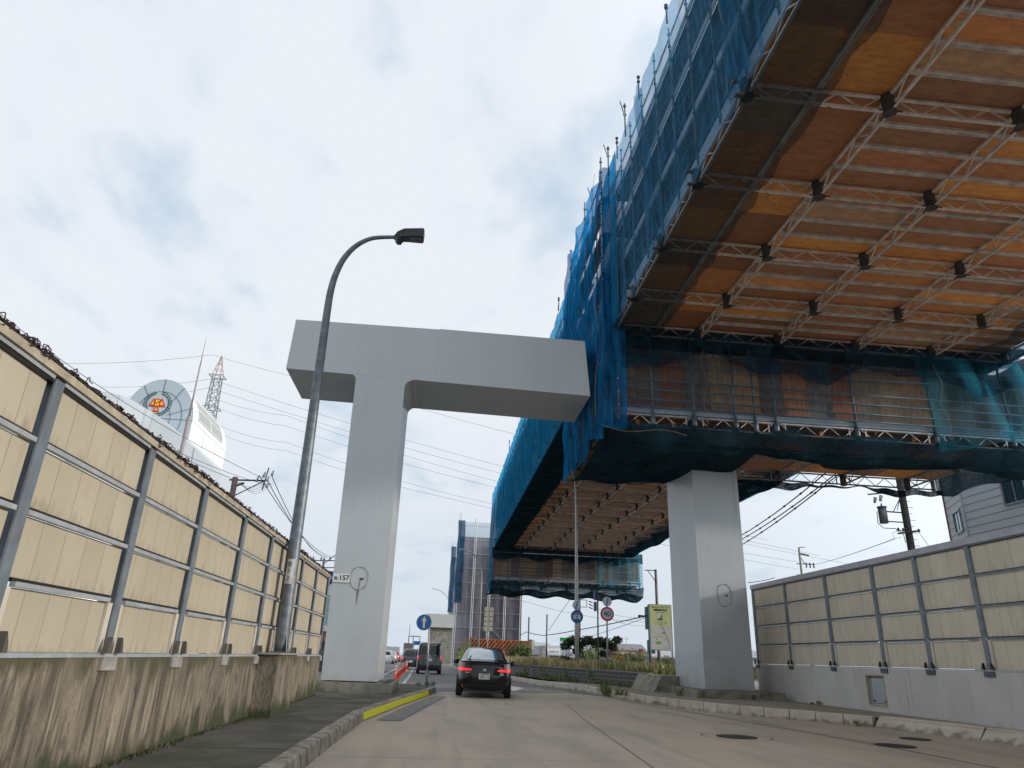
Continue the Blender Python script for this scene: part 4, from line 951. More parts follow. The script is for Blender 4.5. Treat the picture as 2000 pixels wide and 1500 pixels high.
SH.patch('lower_rear_window', glassd, t, .86, .985, -.50, .50, .005, 12, 4)
for sg in (-1, 1): SH.side('side_window', glassd, t, 1.08, 1.38, lambda z: .9 + (z - 1.08) * 1.2, lambda z: 2.95 - (z - 1.08) * 1.2, sg)
g = MB()                                                          # spoiler lip
def sp(u, v):
    x = -.80 + 1.6 * u; return (x, SH.rear(x * .98, 1.02) - .05 + .12 * v, 1.035 + .012 * math.sin(v * 3.14) + .02 * (1 - (x / .8) ** 2))
g.grid(sp, 20, 4); g.grid(lambda u, v: (-.80 + 1.6 * u, SH.rear((-.80 + 1.6 * u) * .98, 1.02) - .05, 1.035 - .03 * v + .02 * (1 - ((-.80 + 1.6 * u) / .8) ** 2)), 20, 1)
g.build('spoiler', cblack, t, local=True)
for sg in (-1, 1):                                                # lamps
    lo, hi = (.56, .80)
    xl = (lambda z: -.835) if sg < 0 else (lambda z: .40 + max(0, (.79 - z)) * .0)
    xr = (lambda z: -.40) if sg < 0 else (lambda z: .835)
    def zlow(u, s_=sg): q = u if s_ > 0 else 1 - u; return .775 - .035 * q
    def zhigh(u, s_=sg): q = u if s_ > 0 else 1 - u; return .815 + .05 * q
    tl_ = SH.patch('tail_lamp', redl, t, zlow, zhigh, xl, xr, .012, 14, 3)
    g = MB(); a, b = (.60, .845) if sg > 0 else (-.845, -.60)
    SH.patch('', None, None, .865, .995, (lambda z, a=a: a), (lambda z, b=b: b), .008, 8, 5, mb=g); g.build('lamp_upper', clearl if sg > 0 else redd, tl_, local=True)
    g = MB()
    for k_ in range(2):
        SH.patch('', None, None, .845 + k_ * .0, .862, (lambda z, a=sg * .42: a), (lambda z, b=sg * .83: b), .010, 8, 1, mb=g)
    g.build('lamp_strip', redd, tl_, local=True)
    g = MB(); xa = sg * .66; xb = sg * .80
    g.poly([(xa, SH.rear(xa, .33) - .012, .30), (xb, SH.rear(xb, .44) - .012, .42), (xb - sg * .02, SH.rear(xb, .47) - .012, .445), (xa + sg * .02, SH.rear(xa, .36) - .012, .33)]); g.build('reflector', redl if sg < 0 else redd, t, local=True)
SH.patch('bumper_lower', trimb, t, .215, .40, -.83, .83, .006, 24, 5)
g = MB(); g.box(-.36, .36, -.012, .02, .475, .50); g.build('bumper_lip', cblack, t, local=True)
SH.patch('plate_recess', glassd, t, .50, .74, lambda z: -.42 + (.74 - z) * .25, lambda z: .42 - (.74 - z) * .25, .003, 8, 4)
g = MB(); g.box(-.165, .165, -.026, -.01, .535, .70); pl = g.build('licence_plate', plate, t, local=True)
for nm_, s_, sz, z_ in (('plate_text', '89-13', .115, .592), ('plate_text', '名古屋 300', .05, .672)): text(nm_, s_, sz, pgreen, pl, .01, -.029, z_, local=True, bold=.001, extr=.001)
text('plate_text', '・', .09, pgreen, pl, -.135, -.029, .592, local=True, extr=.001)
g = MB(); g.disc((0, .80), .052, -.022, .02, 20, .72); em = g.build('emblem', chrome, t, local=True)
g = MB()
for (r1, r2, cz_) in ((.040, .025, .80), (.016, .025, .805), (.03, .010, .815)):
    for i in range(20):
        a0, a1 = 2 * math.pi * i / 20, 2 * math.pi * (i + 1) / 20
        g.obox((r1 * math.cos(a0), -.0235, cz_ + r2 * math.sin(a0)), (r1 * math.cos(a1), -.0235, cz_ + r2 * math.sin(a1)), .004, .003, up=(0, 1, 0))
g.build('emblem_ring', mat('emblem_blue', (.10, .18, .30), .2, .6), em, local=True)
g = MB(); g.box(-.60, -.44, SH.rear(-.5, .70) - .006, SH.rear(-.5, .70), .70, .722); g.box(.48, .60, SH.rear(.55, .69) - .006, SH.rear(.5, .69), .675, .70); g.build('badge', chrome, t, local=True)
g = MB(); g.prism([(-.008, 1.62, 1.465), (.008, 1.62, 1.465), (.008, 1.78, 1.47), (-.008, 1.78, 1.47)], (0, -.05, .07)); g.build('roof_antenna', cblack, t, local=True)
g = MB(); g.tube((-.45, .60, 1.20), (-.52, .30, 1.06), .012, 6); g.obox((-.55, .27, 1.09), (-.44, .27, 1.085), .012, .03); g.build('rear_wiper', black, t, local=True)
for sg in (-1, 1):
    g = MB(); g.sm = True
    def fn(u, v, s_=sg):
        a = u * 2 * math.pi; e = math.sin(v * math.pi); return (s_ * (.96 + .115 * math.cos(a) * e), 2.75 + .10 * (v - .5) * 2 - .0, 1.0 + .085 * math.sin(a) * e)
    g.grid(fn, 16, 8); g.tube((sg * .80, 2.78, .98), (sg * .92, 2.78, .99), .025, 6); g.build('door_mirror', cblack, t, local=True)
wheels(t, .765, (.78, 3.48), .315, .20, csilver)
g = MB(); g.box(-.60, .60, .15, 4.2, .16, .26); g.ci = 1; g.box(-.30, .30, .18, .19, .17, .19); g.build('underbody', [black, chrome], t, local=True)
t.location = (1.545, 23.3, 0); t.rotation_euler = (0, R(.9), R(-3.2))
# dark van
SV = Shell([(.24, .80, .06, 4.50, 9), (.34, .84, .0, 4.6, 9), (.60, .845, .0, 4.65, 8), (1.05, .845, .03, 4.55, 8), (1.20, .835, .06, 4.3, 8), (1.60, .79, .14, 3.8, 8), (1.85, .75, .20, 3.5, 7), (1.95, .68, .30, 3.35, 6), (1.98, .55, .5, 3.2, 5)], 3)
t = T('van', 'dark grey van seen from behind, waiting left of the black car', 'van', (0, 0, 0))
SV.body('body', cgreyd, t)
SV.patch('rear_window', glassd, t, 1.20, 1.74, lambda z: -(.72 - (z - 1.2) * .08), lambda z: .72 - (z - 1.2) * .08, .006)
for sg in (-1, 1): SV.side('side_window', glassd, t, 1.18, 1.70, .5, 3.4, sg)
for sg in (-1, 1):
    a, b = ((-.835, -.70) if sg < 0 else (.70, .835)); tl_ = SV.patch('tail_lamp', redl, t, .92, 1.12, a, b, .012, 5, 5)
    g = MB(); SV.patch('', None, None, .76, .92, (lambda z, a=a: a), (lambda z, b=b: b), .012, 5, 4, mb=g); g.build('lamp_lower', clearl, tl_, local=True)
SV.patch('bumper', trimb, t, .25, .56, -.82, .82, .02, 16, 3)
g = MB(); g.box(-.165, .165, -.012, .01, .80, .965); pl = g.build('licence_plate', plate, t, local=True)
g = MB(); g.box(-.34, .34, -.02, .01, .995, 1.02); g.build('garnish', chrome, t, local=True)
g = MB(); g.disc((0, 1.11), .05, -.02, .03, 14, .7); g.build('emblem', chrome, t, local=True)
wheels(t, .73, (.85, 3.4), .33, .20, csilver)
g = MB(); g.box(-.6, .6, .1, 4.3, .2, .3); g.build('underbody', black, t, local=True)
t.location = (-.34, 50.2, 0); t.rotation_euler = (0, 0, R(1.5))
def small_car(label, m, x, y, rz, lit=False, h=1.5, front=False):
    s_ = Shell([(.2, .76, .1, 3.9, 6), (.5, .84, .0, 4.1, 6), (.9, .84, .04, 4.0, 6), (1.0, .80, .15, 3.2, 5), (h - .15, .66, .5, 2.5, 4), (h, .5, .8, 2.1, 4)], 3)
    t = T('car', label, 'car', (0, 0, 0)); s_.body('body', m, t)
    s_.patch('windscreen' if front else 'rear_window', glassd, t, 1.0, h - .1, lambda z: -.62, lambda z: .62, .008, 8, 5)
    for sg in (-1, 1):
        s_.side('side_window', glassd, t, 1.02, h - .12, .9, 2.5, sg)
        s_.patch('headlamp' if front else 'tail_lamp', clearl if front else (redl if lit else redd), t, .78, .93, .58 if sg > 0 else -.80, .80 if sg > 0 else -.58, .012, 4, 3)
    g = MB(); g.box(-.16, .16, -.012, .01, .55, .70); g.build('licence_plate', plate, t, local=True)
    wheels(t, .73, (.7, 3.3), .30, .18, csilver); t.location = (x, y, 0); t.rotation_euler = (0, 0, R(rz)); return t
small_car('dark navy car waiting ahead of the grey van in the next lane', cnavy, -2.0, 63, 1, True, 1.62)
small_car('white car coming towards the camera at the far left, beside the pier foot', cwhite, -5.9, 92, 0, False, 1.55, True)
small_car('grey car following the white one at the far left', csilver, -6.1, 104, 0, False, 1.5, True)
small_car('red car at the back of the oncoming queue at the far left', mat('car_red', (.35, .03, .03), .3, coat=.5), -6.3, 118, 0, False, 1.5, True)
# ------------------------------------------------------------------ lane delineator posts
org = mat('delineator_orange', (.80, .10, .03), .5, 0, .05, 8); refl = mat('reflective_white', (.62, .60, .58), .35)
names = ['nearest', 'second', 'third', 'fourth', 'fifth', 'sixth', 'seventh', 'eighth', 'ninth', 'tenth', 'eleventh', 'twelfth']
pd = T('delineator_post', 'orange flexible lane post with white bands, nearest of the row beside the left pier', 'lane post', (0, 0, 0), 'orange lane posts beside the left pier')
g = MB(); g.tube((0, 0, .03), (0, 0, .66), .042, 12, .036); g.build('post', org, pd, local=True)
g = MB(); g.tube((0, 0, 0), (0, 0, .035), .12, 14, .09); g.build('base', org, pd, local=True)
for z in (.36, .50, .62):
    g = MB(); g.tube((0, 0, z), (0, 0, z + .075), .0435, 12, .0425); g.build('band', refl, pd, local=True)
for i, nm_ in enumerate(names):
    loc = (-1.66 - .024 * i * 3.0, 33.1 + i * 3.0 + .08 * i * i, 0)
    if i == 0: pd.location = loc
    else: copytree(pd, loc, 'orange lane post with white bands, %s from the near end of the row' % nm_)
# ------------------------------------------------------------------ traffic signs
blue = mat('sign_blue', (.008, .095, .30), .4, 0, .03, 5); sgrey = mat('sign_grey', (.33, .34, .34), .5, .2, .1, 6); swhite = mat('sign_white', (.55, .56, .56), .4, 0, .04, 6); sred = mat('sign_red', (.48, .02, .035), .4, 0, .03, 6)
polem = mat('sign_pole', (.42, .43, .42), .45, .35, .1, 5)
x, y = -.23, 26.7
t = T('road_sign', 'round blue sign with white upward arrow at the tip of the left kerb', 'road sign', (x, y, .15))
g = MB(); g.tube((x, y, .15), (x - .06, y, 2.5), .032, 10); g.build('pole', polem, t)
g = MB(); g.disc((x - .25, 2.26), .275, y - .06, .02, 32); sg_ = g.build('sign_plate', sgrey, t)
g = MB(); g.disc((x - .25, 2.26), .262, y - .065, .004, 32); g.build('sign_face', blue, sg_)
cx_, cz_ = x - .25, 2.26
g = MB(); g.prism([(cx_ - .035, y - .07, cz_ - .20), (cx_ + .035, y - .07, cz_ - .20), (cx_ + .035, y - .07, cz_ + .05), (cx_ + .10, y - .07, cz_ + .03), (cx_, y - .07, cz_ + .215), (cx_ - .10, y - .07, cz_ + .03), (cx_ - .035, y - .07, cz_ + .05)], (0, .004, 0)); g.build('arrow', swhite, sg_)
g = MB(); g.box(x - .25, x - .02, y - .03, y - .01, 2.15, 2.19); g.box(x - .25, x - .02, y - .03, y - .01, 2.33, 2.37); g.build('bracket', polem, t)
g = MB(); g.box(x - .09, x + .10, y - .06, y + .06, .46, .66); g.build('clamp_box', sgrey, t)
def slash_disc(par, cx_, cz_, r, y):
    g = MB(); g.disc((cx_, cz_), r, y, .02, 28); a = g.build('auxiliary_plate', swhite, par)
    g = MB(); g.prism([(cx_ - .28 * r - .14 * r, y - .004, cz_ - .86 * r), (cx_ + .0 * r - .02, y - .004, cz_ - .96 * r), (cx_ + .42 * r, y - .004, cz_ + .88 * r), (cx_ + .1 * r, y - .004, cz_ + .95 * r)], (0, .003, 0)); g.build('slash', mat('slash_blue', (.02, .22, .50), .4), a)
# motor vehicle sign on the tall lamp
x, y = 7.62, 40.0
t = T('street_lamp', 'tall slim street lamp rising past the scaffold and carrying the round car sign', 'street lamp', (x, y, ZV))
g = MB(); g.path([(x + .03, y, .7), (x + .01, y, 3), (x, y, 6), (x - .02, y, 9), (x - .05, y, 10.5), (x - .14, y, 11.3), (x - .25, y, 11.7), (x - .35, y, 11.85)], [.12, .11, .085, .065, .055, .05, .045, .04], 12); g.build('pole', polem, t)
g = MB(); g.box(x - .55, x - .3, y - .5, y + .1, 11.84, 11.95); g.build('lamp_head', MC['lamp_head'], t)
t = T('road_sign', 'round blue sign with a white car symbol, fixed to the tall lamp pole', 'road sign', (x, y - .12, 3.43))
g = MB(); g.disc((x, 3.43), .345, y - .17, .02, 32); a = g.build('sign_plate', blue, t)
g = MB(); Y_ = y - .176
g.prism([(x - .17, Y_, 3.50), (x + .17, Y_, 3.50), (x + .12, Y_, 3.62), (x - .12, Y_, 3.62)], (0, .004, 0)); g.box(x - .21, x + .21, Y_, Y_ + .004, 3.32, 3.50); g.box(x - .19, x - .13, Y_, Y_ + .004, 3.26, 3.32); g.box(x + .13, x + .19, Y_, Y_ + .004, 3.26, 3.32)
g.ci = 1; g.prism([(x - .14, Y_ - .003, 3.515), (x - .01, Y_ - .003, 3.515), (x - .01, Y_ - .003, 3.60), (x - .105, Y_ - .003, 3.60)], (0, .002, 0)); g.prism([(x + .01, Y_ - .003, 3.515), (x + .14, Y_ - .003, 3.515), (x + .105, Y_ - .003, 3.60), (x + .01, Y_ - .003, 3.60)], (0, .002, 0)); g.box(x - .045, x + .045, Y_ - .003, Y_ - .001, 3.37, 3.46)
g.build('car_symbol', [swhite, blue], a)
slash_disc(t, x - .02, 4.03, .235, y - .18)
g = MB(); g.box(x - .12, x + .12, y - .15, y - .06, 3.2, 3.26); g.box(x - .12, x + .12, y - .15, y - .06, 3.6, 3.66); g.build('bracket', polem, t)
x, y = 8.87, 38.0
t = T('road_sign', 'red ringed speed limit 40 sign on its own pole in the verge', 'road sign', (x, y, ZV))
g = MB(); g.tube((x, y, .68), (x + .01, y, 4.35), .05, 10); g.build('pole', polem, t)
g = MB(); g.disc((x, 3.52), .365, y - .09, .02, 36); a = g.build('sign_plate', sred, t); g = MB(); g.disc((x, 3.52), .27, y - .095, .004, 36); g.build('sign_face', swhite, a)
text('speed_number', '40', .40, mat('sign_digit_blue', (.01, .07, .30), .5), a, x, y - .098, 3.52, bold=.008, sx=.98)
slash_disc(t, x + .01, 4.15, .245, y - .09)
t = T('traffic_signal_back', 'narrow dark blue backed panels behind the slashed disc of the 40 sign', 'sign back', (x - .45, y + 3, ZV))
g = MB()
for z in (3.85, 4.45): g.box(x + .0, x + .12, y + 3, y + 3.3, z, z + .5)
g.build('panel', mat('navy_panel', (.05, .07, .14), .5), t)
g = MB(); g.tube((x + .2, y + 3.1, .7), (x + .2, y + 3.1, 5.0), .045, 8); g.build('pole', galvd, t)
# evacuation site board
y = 32.0; x0, x1 = 9.385, 10.43
t = T('information_board', 'tall yellow green and white evacuation board with a map, on two posts', 'information board', ((x0 + x1) / 2, y, ZV))
for xx_ in (x0 + .04, x1 - .04):
    g = MB(); g.tube((xx_, y + .03, .7), (xx_, y + .03, 3.64), .035, 8); g.build('post', polem, t)
g = MB(); g.box(x0, x1, y - .03, y, 1.72, 3.66); bd = g.build('board', mat('board_frame', (.33, .33, .30), .4, .5), t)
g = MB(); g.box(x0 + .04, x1 - .04, y - .036, y - .03, 2.76, 3.62); g.build('header_face', mat('board_yellow', (.52, .56, .26), .5, 0, .03, 4), bd)
g = MB(); g.box(x0 + .04, x1 - .04, y - .036, y - .03, 1.76, 2.757); g.build('map_face', mat('board_white', (.50, .51, .47), .5, 0, .03, 4), bd)
xm = (x0 + x1) / 2; grn = mat('board_green', (.01, .25, .06), .5); lg = mat('map_green', (.25, .42, .05), .5)
text('board_text', '情報伝達をご協力下さい', .075, black, bd, xm, y - .038, 3.53); text('board_text', '避難場所案内', .105, black, bd, xm, y - .038, 3.41, bold=.002); text('board_text', 'Safety Evacuation Area', .045, black, bd, xm, y - .038, 3.32)
text('board_text', 'ディアタワー前', .075, black, bd, xm, y - .038, 2.87, bold=.001); text('board_text', 'Evacuation Area', .038, black, bd, xm, y - .038, 2.80)
g = MB(); g.box(xm - .19, xm + .17, y - .040, y - .037, 2.96, 3.27); g.build('symbol_panel', mat('board_pale', (.58, .60, .42), .5), bd)
g = MB(); g.disc((xm - .03, 3.02), .12, y - .044, .003, 20, .42); Y_ = y - .044
g.disc((xm + .04, 3.225), .022, Y_, .003, 12); g.prism([(xm - .02, Y_, 3.17), (xm + .04, Y_, 3.20), (xm + .09, Y_, 3.13), (xm + .06, Y_, 3.12), (xm + .07, Y_, 3.06), (xm + .10, Y_, 2.99), (xm + .075, Y_, 2.985), (xm + .03, Y_, 3.06), (xm - .0, Y_, 3.05), (xm - .03, Y_, 3.02), (xm - .045, Y_, 3.04), (xm + .0, Y_, 3.09), (xm + .02, Y_, 3.15), (xm - .01, Y_, 3.14)], (0, .003, 0)); g.build('running_figure', grn, bd)
g = MB(); Y_ = y - .039
pts = [(xm + .05, 2.72), (xm + .14, 2.55), (xm + .22, 2.36), (xm + .27, 2.24), (xm + .34, 2.05), (xm + .36, 1.84)]
for a, b in zip(pts[:-1], pts[1:]): g.obox((a[0], Y_, a[1]), (b[0], Y_, b[1]), .012, .004, up=(0, 1, 0))
g.obox((xm + .02, Y_, 2.70), (xm + .08, Y_, 2.62), .008, .004, up=(0, 1, 0)); g.obox((xm - .4, Y_, 2.55), (xm + .24, Y_, 2.15), .003, .004, up=(0, 1, 0)); g.obox((xm - .42, Y_, 2.05), (xm + .34, Y_, 2.07), .003, .004, up=(0, 1, 0)); g.obox((xm + .16, Y_, 1.83), (xm + .42, Y_, 1.83), .01, .004, up=(0, 1, 0))
g.build('map_road', mat('map_ink', (.08, .09, .09), .5), bd)
g = MB()
for a in ((-.40, 2.265, .12, .02), (-.23, 2.26, .05, .05), (-.23, 2.15, .035, .07), (-.08, 2.25, .04, .08), (-.24, 1.97, .20, .12)): g.box(xm + a[0], xm + a[0] + a[2], Y_ - .001, Y_ + .003, a[1], a[1] + a[3])
g.build('map_area', lg, bd)
g = MB(); g.box(xm + .02, xm + .17, Y_ - .001, Y_ + .003, 2.41, 2.45); g.box(xm + .03, xm + .16, Y_ - .001, Y_ + .003, 2.465, 2.495); g.build('map_mark', mat('map_red', (.6, .12, .10), .5), bd)
# ------------------------------------------------------------------ block retaining wall
a0 = Vector((8.78, 29.95, 0)); wallpts = [Vector((8.78, 29.95, 0)), Vector((6.98, 40, 0)), Vector((5.25, 52, 0)), Vector((4.9, 70, 0))]
blk = mat('lattice_block', (.165, .16, .155), .85, 0, .15, 4, .4, bs=30)
t = T('block_retaining_wall', 'low retaining wall of dark lattice blocks with weeds, right of the black car', 'retaining wall', (7.5, 38, .1))
g = MB(); g2 = MB()
for a, b in zip(wallpts[:-1], wallpts[1:]):
    n = max(1, round((b - a).length / .42)); d = (b - a).normalized(); c = Vector((d.y, -d.x, 0)) * -1   # c points to the road
    if c.x > 0: c = -c
    for i in range(n):
        p = a.lerp(b, i / n); q = a.lerp(b, (i + 1) / n); near_ = p.y < 46
        for r in range(4 if near_ else 1):
            z0 = .12 + r * .165; z1 = z0 + (.165 if near_ else .66)
            g.hexa([p + Vector((0, 0, z0)), q + Vector((0, 0, z0)), q - c * .12 + Vector((0, 0, z0)), p - c * .12 + Vector((0, 0, z0)), p + Vector((0, 0, z1)), q + Vector((0, 0, z1)), q - c * .12 + Vector((0, 0, z1)), p - c * .12 + Vector((0, 0, z1))])
            if near_:
                e = d * .012; o1 = c * .055; dz = Vector((0, 0, .012))
                P0 = p + Vector((0, 0, z0)); Q0 = q + Vector((0, 0, z0)); P1 = p + Vector((0, 0, z1)); Q1 = q + Vector((0, 0, z1))
                g.hexa([P0 + e, Q0 - e, Q0 - e + o1, P0 + e + o1, P0 + e + dz * 3, Q0 - e + dz * 3, Q0 - e + o1 + dz * 3, P0 + e + o1 + dz * 3])
                g.hexa([P1 - dz * 3 + e, Q1 - dz * 3 - e, Q1 - dz * 3 - e + o1, P1 - dz * 3 + e + o1, P1 - dz + e, Q1 - dz - e, Q1 - dz - e + o1, P1 - dz + e + o1])
                for k_ in range(5):
                    s0 = (P0.lerp(Q0, .03 + k_ * .2275)); s1 = P0.lerp(Q0, .10 + k_ * .2275); up_ = Vector((0, 0, .13))
                    s0 = s0 + Vector((0, 0, .03)); s1 = s1 + Vector((0, 0, .03)); g.hexa([s0, s1, s1 + o1, s0 + o1, s0 + up_ - dz * 2, s1 + up_ - dz * 2, s1 + up_ + o1 - dz * 2, s0 + up_ + o1 - dz * 2])
g.build('blocks', blk, t)
g = MB()
for a, b in zip(wallpts[:-1], wallpts[1:]): g.obox(a + Vector((.02, 0, .795)), b + Vector((.02, 0, .795)), .20, .05)
g.build('coping', mat('coping', (.22, .21, .20), .85), t)
# ------------------------------------------------------------------ grey wrapped pier towers
def tower(label, Y, x0, x1, z0, z1, D, steps=True, blueside=True):
    t = T('wrapped_pier_tower', label, 'scaffold tower', ((x0 + x1) / 2, Y + D / 2, 0)); W = x1 - x0
    g = MB(); g.grid(lambda u, v: (x0 + W * u, Y - .05 * math.sin(u * 40 + v * 4), z0 + (z1 - 2 - z0) * v), 30, 20); g.build('grey_net', netg, t)
    g = MB(); g.grid(lambda u, v: (x1 + .05 * math.sin(u * 20), Y + D * u, z0 + (z1 - 2 - z0) * v), 12, 10); g.build('grey_net', netg, t)
    g = MB(); g.box(x0 + 2.2, x1 - .5, Y + 1.2, Y + D, 0, z1 - 3); g.build('pier', concr, t)
    nn = 5
    for i in range(nn):
        x = x0 + W * i / (nn - 1) * .98
        for dx in (-.09, .12):
            g = MB(); g.tube((x + dx, Y - .12, z0 - 1), (x + dx, Y - .12, z1 + (1.0 if i == 0 else .3) * (i < 3)), .05, 5); g.build('post', galvl, t)
    g = MB(); z = z0 + 1
    while z < z1: g.tube((x0, Y - .1, z), (x1 if z < z1 - 2 else x0 + W * .5, Y - .1, z), .035, 4); z += 1.75
    g.tube((x0 + W * .5, Y - .1, z0 + 5), (x1, Y - .1, z0 + .5), .04, 4); g.build('rail', galvl, t)
    g = MB(); g.grid(lambda u, v: (x0 + .6 + W * .45 * u, Y + .1, z1 - 2 + 1.9 * v), 6, 3); g.build('top_net', veilg, t)
    if blueside:
        g = MB(); g.grid(lambda u, v: (x0 - .25 + .9 * u + .04 * math.sin(v * 17), Y - .3 + .1 * math.sin(v * 9), z0 + (z1 - z0) * (.42 + .58 * v) * 1.0), 4, 24); g.build('blue_net', netdd2, t)
    return t
veilg = netmat('net_grey_thin', (.30, .31, .36), .35, 3, (1, 1, 1), .4, .2); netdd2 = netmat('net_navy', (.02, .075, .15), .9, 2, (1, 1, 1), .2, .4)
tower('grey netted scaffold tower round a far pier, standing behind the striped barrier', 90, 2.05, 10.3, .0, 17.4, 7)
tower('more distant grey netted scaffold tower, its left edge showing past the nearer one', 135, 1.9, 12, .0, 20.5, 8)
# distant viaduct run left of the towers
# striped barrier
t = T('striped_barrier', 'orange hoarding with black diagonal stripes in front of the grey tower', 'barrier', (5, 74, 0))
so_ = mat('hoarding_orange', (.72, .19, .035), .6, 0, .1, 3); sb_ = mat('hoarding_black', (.03, .025, .02), .6)
x0, x1 = 3.5, 9.2; Y = 74
for k_ in range(7):
    xa = x0 + (x1 - x0) * k_ / 7; xb = x0 + (x1 - x0) * (k_ + 1) / 7 - .04
    for (za, zb_) in ((1.75, 2.85), (1.0, 1.68)):
        g = MB(); g.box(xa, xb, Y, Y + .05, za, zb_); g.ci = 1; n = 3
        for i in range(-3, n):
            s0 = xa + i * .37 + .05; h = zb_ - za - .1
            def cl(v): return max(xa + .02, min(xb - .02, v))
            a, b, c, d = s0, s0 + .2, s0 + .2 + h * .8, s0 + h * .8
            if cl(a) == cl(d) and cl(b) == cl(c): continue
            # clip the slanted stripe to the board by marching rows
            R_ = 10
            for r in range(R_):
                t0, t1 = r / R_, (r + 1) / R_; u0, u1 = cl(s0 + h * .8 * t0), cl(s0 + .2 + h * .8 * t0); v0, v1 = cl(s0 + h * .8 * t1), cl(s0 + .2 + h * .8 * t1)
                if u1 - u0 < .005 and v1 - v0 < .005: continue
                g.poly([(u0, Y - .03, za + .05 + h * t0), (u1, Y - .03, za + .05 + h * t0), (v1, Y - .03, za + .05 + h * t1), (v0, Y - .03, za + .05 + h * t1)])
        g.build('board', [so_, sb_], t)
for x in (x0, x1 + .1):
    g = MB(); g.box(x - .1, x + .25, Y - .02, Y + .4, .5, 3.0); g.build('end_post', mat('rust_post', (.35, .16, .08), .8), t)
t = T('mesh_gate', 'brown expanding mesh gate at the left end of the striped hoarding', 'gate', (2.6, 74, 0))
g = MB()
for i in range(10):
    xa = 2.45 + i * .11; g.obox((xa, 74, 1.0), (xa + .1, 74, 2.85), .03, .02, up=(0, 1, 0)); g.obox((xa + .1, 73.98, 1.0), (xa, 73.98, 2.85), .03, .02, up=(0, 1, 0))
for z in (1.0, 1.9, 2.85): g.obox((2.4, 73.97, z), (3.55, 73.97, z), .03, .05)
g.build('lattice', mat('gate_brown', (.32, .20, .13), .7), t)
g = MB(); g.box(2.38, 2.44, 73.95, 74.05, .3, 2.9); g.build('frame', MC['rust_post'], t)
# far grey crossbeam pier (next portal)
t = T('bridge_pier', 'distant grey T shaped pier head showing beside the blue arrow sign', 'bridge pier', (-1.5, 118, 0))
a = P(833, 1198, 118); b = P(872, 1200, 118); c = P(872, 1226, 118)
g = MB(); g.box(a.x, a.x + 9, 118, 122, c.z, a.z); g.build('crossbeam', mat('far_pier', (.42, .43, .42), .7, 0, .06, .5), t)
g = MB(); g.box(a.x + .6, a.x + 4.2, 118.6, 121.4, 0, c.z - .01); g.build('column', concp, t)
# slim lamp in front of the grey tower and others
def slim_lamp(label, x, y, z0, h, arm, dirx=-1):
    t = T('street_lamp', label, 'street lamp', (x, y, z0)); g = MB()
    pts = [(x, y, z0), (x, y, z0 + h * .8)] + [(x + dirx * arm * (1 - math.cos(R(a))), y, z0 + h * .8 + h * .2 * math.sin(R(a))) for a in (20, 40, 60, 80)]
    g.path(pts, .07, 6); g.build('pole', polem, t); e = pts[-1]
    g = MB(); g.box(e[0] - .45 if dirx < 0 else e[0], e[0] if dirx < 0 else e[0] + .45, y - .1, y + .1, e[2] - .06, e[2] + .05); g.build('lamp_head', galvl, t)
slim_lamp('slim curved street lamp standing in front of the grey netted tower', P(935, 1250, 60).x, 60, 0, 9.6, 1.9)
slim_lamp('tiny distant street lamp reaching left beyond the far pier head', P(872, 1250, 150).x, 150, 0, 14, 4)
t = T('direction_sign', 'cluster of small cream sign plates on a pole in front of the striped hoarding', 'road sign', (4.2, 58, .5))
q = P(952, 1260, 58); g = MB(); g.tube((q.x, 58, 0), (q.x, 58, 5.2), .05, 8); g.build('pole', polem, t)
for r in range(5):
    for dx in (-.36, .06):
        g = MB(); z = 3.1 + r * .37; g.box(q.x + dx, q.x + dx + .30, 57.9, 57.94, z, z + .3); g.build('sign_plate', mat('cream_plate', (.50, .47, .36), .6), t)
# thin bare poles in the verge
for (px, top, lb) in ((1031, 1205, 'thin bare grey pole right of the striped hoarding'), (1067, 1200, 'taller thin bare grey pole in the middle of the verge')):
    q = P(px, 1290, 62); z = P(px, top, 62).z; g = MB(); g.tube((q.x, 62, .7), (q.x, 62, z), .06, 8)
    o = g.build('bare_pole', galvd); tag(o, lb, 'pole')
random.seed(41)
# ------------------------------------------------------------------ white hall with rounded tower (left)
bw = mat('hall_white', (.66, .67, .67), .35, .1, .05, .3, coat=.2); bg_ = mat('hall_front', (.38, .44, .48), .5, 0, .03, .1); bwing = mat('hall_wing', (.46, .49, .50), .35, .35, .04, .1); seam = mat('hall_seam', (.13, .16, .19), .6)
t = T('hall_tower', 'white rounded hall tower bearing a green laurel crest, behind the left noise wall', 'building', (-50, 127, 0))
C = P(313, 817, 120); TP = P(322, 741, 120); Rr = TP.z - C.z; Rx = (P(376, 820, 120).x - P(248, 786, 120).x) / 2 * 1.02; xc = P(376, 820, 120).x - Rx
def archpts(y, r=1.0, z0=0, n=40): return [(xc + Rx * r * math.cos(R(180 * i / n)), y, C.z + Rr * r * math.sin(R(180 * i / n))) for i in range(n + 1)]
D = 20.5
g = MB(); ap = archpts(120); pts = [(xc + Rx, 120, 0)] + ap + [(xc - Rx, 120, 0)]; g.prism(pts, (0, D, 0)); g.build('tower_body', bw, t, recalc=True)
g = MB(); g.poly([(p[0], 119.97, p[2]) for p in pts]); g.build('front_face', bg_, t)  # the front's shade is put into this darker grey-blue colour
g = MB()
for i in range(1, 10):
    a = R(i * 36 - 18); 
    if math.sin(a) < -.1: continue
    g.obox((xc + .0 + Rx * .28 * math.cos(a), 119.93, C.z + Rr * .28 * math.sin(a)), (xc + Rx * math.cos(a), 119.93, C.z + Rr * math.sin(a)), .10, .03, up=(0, 1, 0))
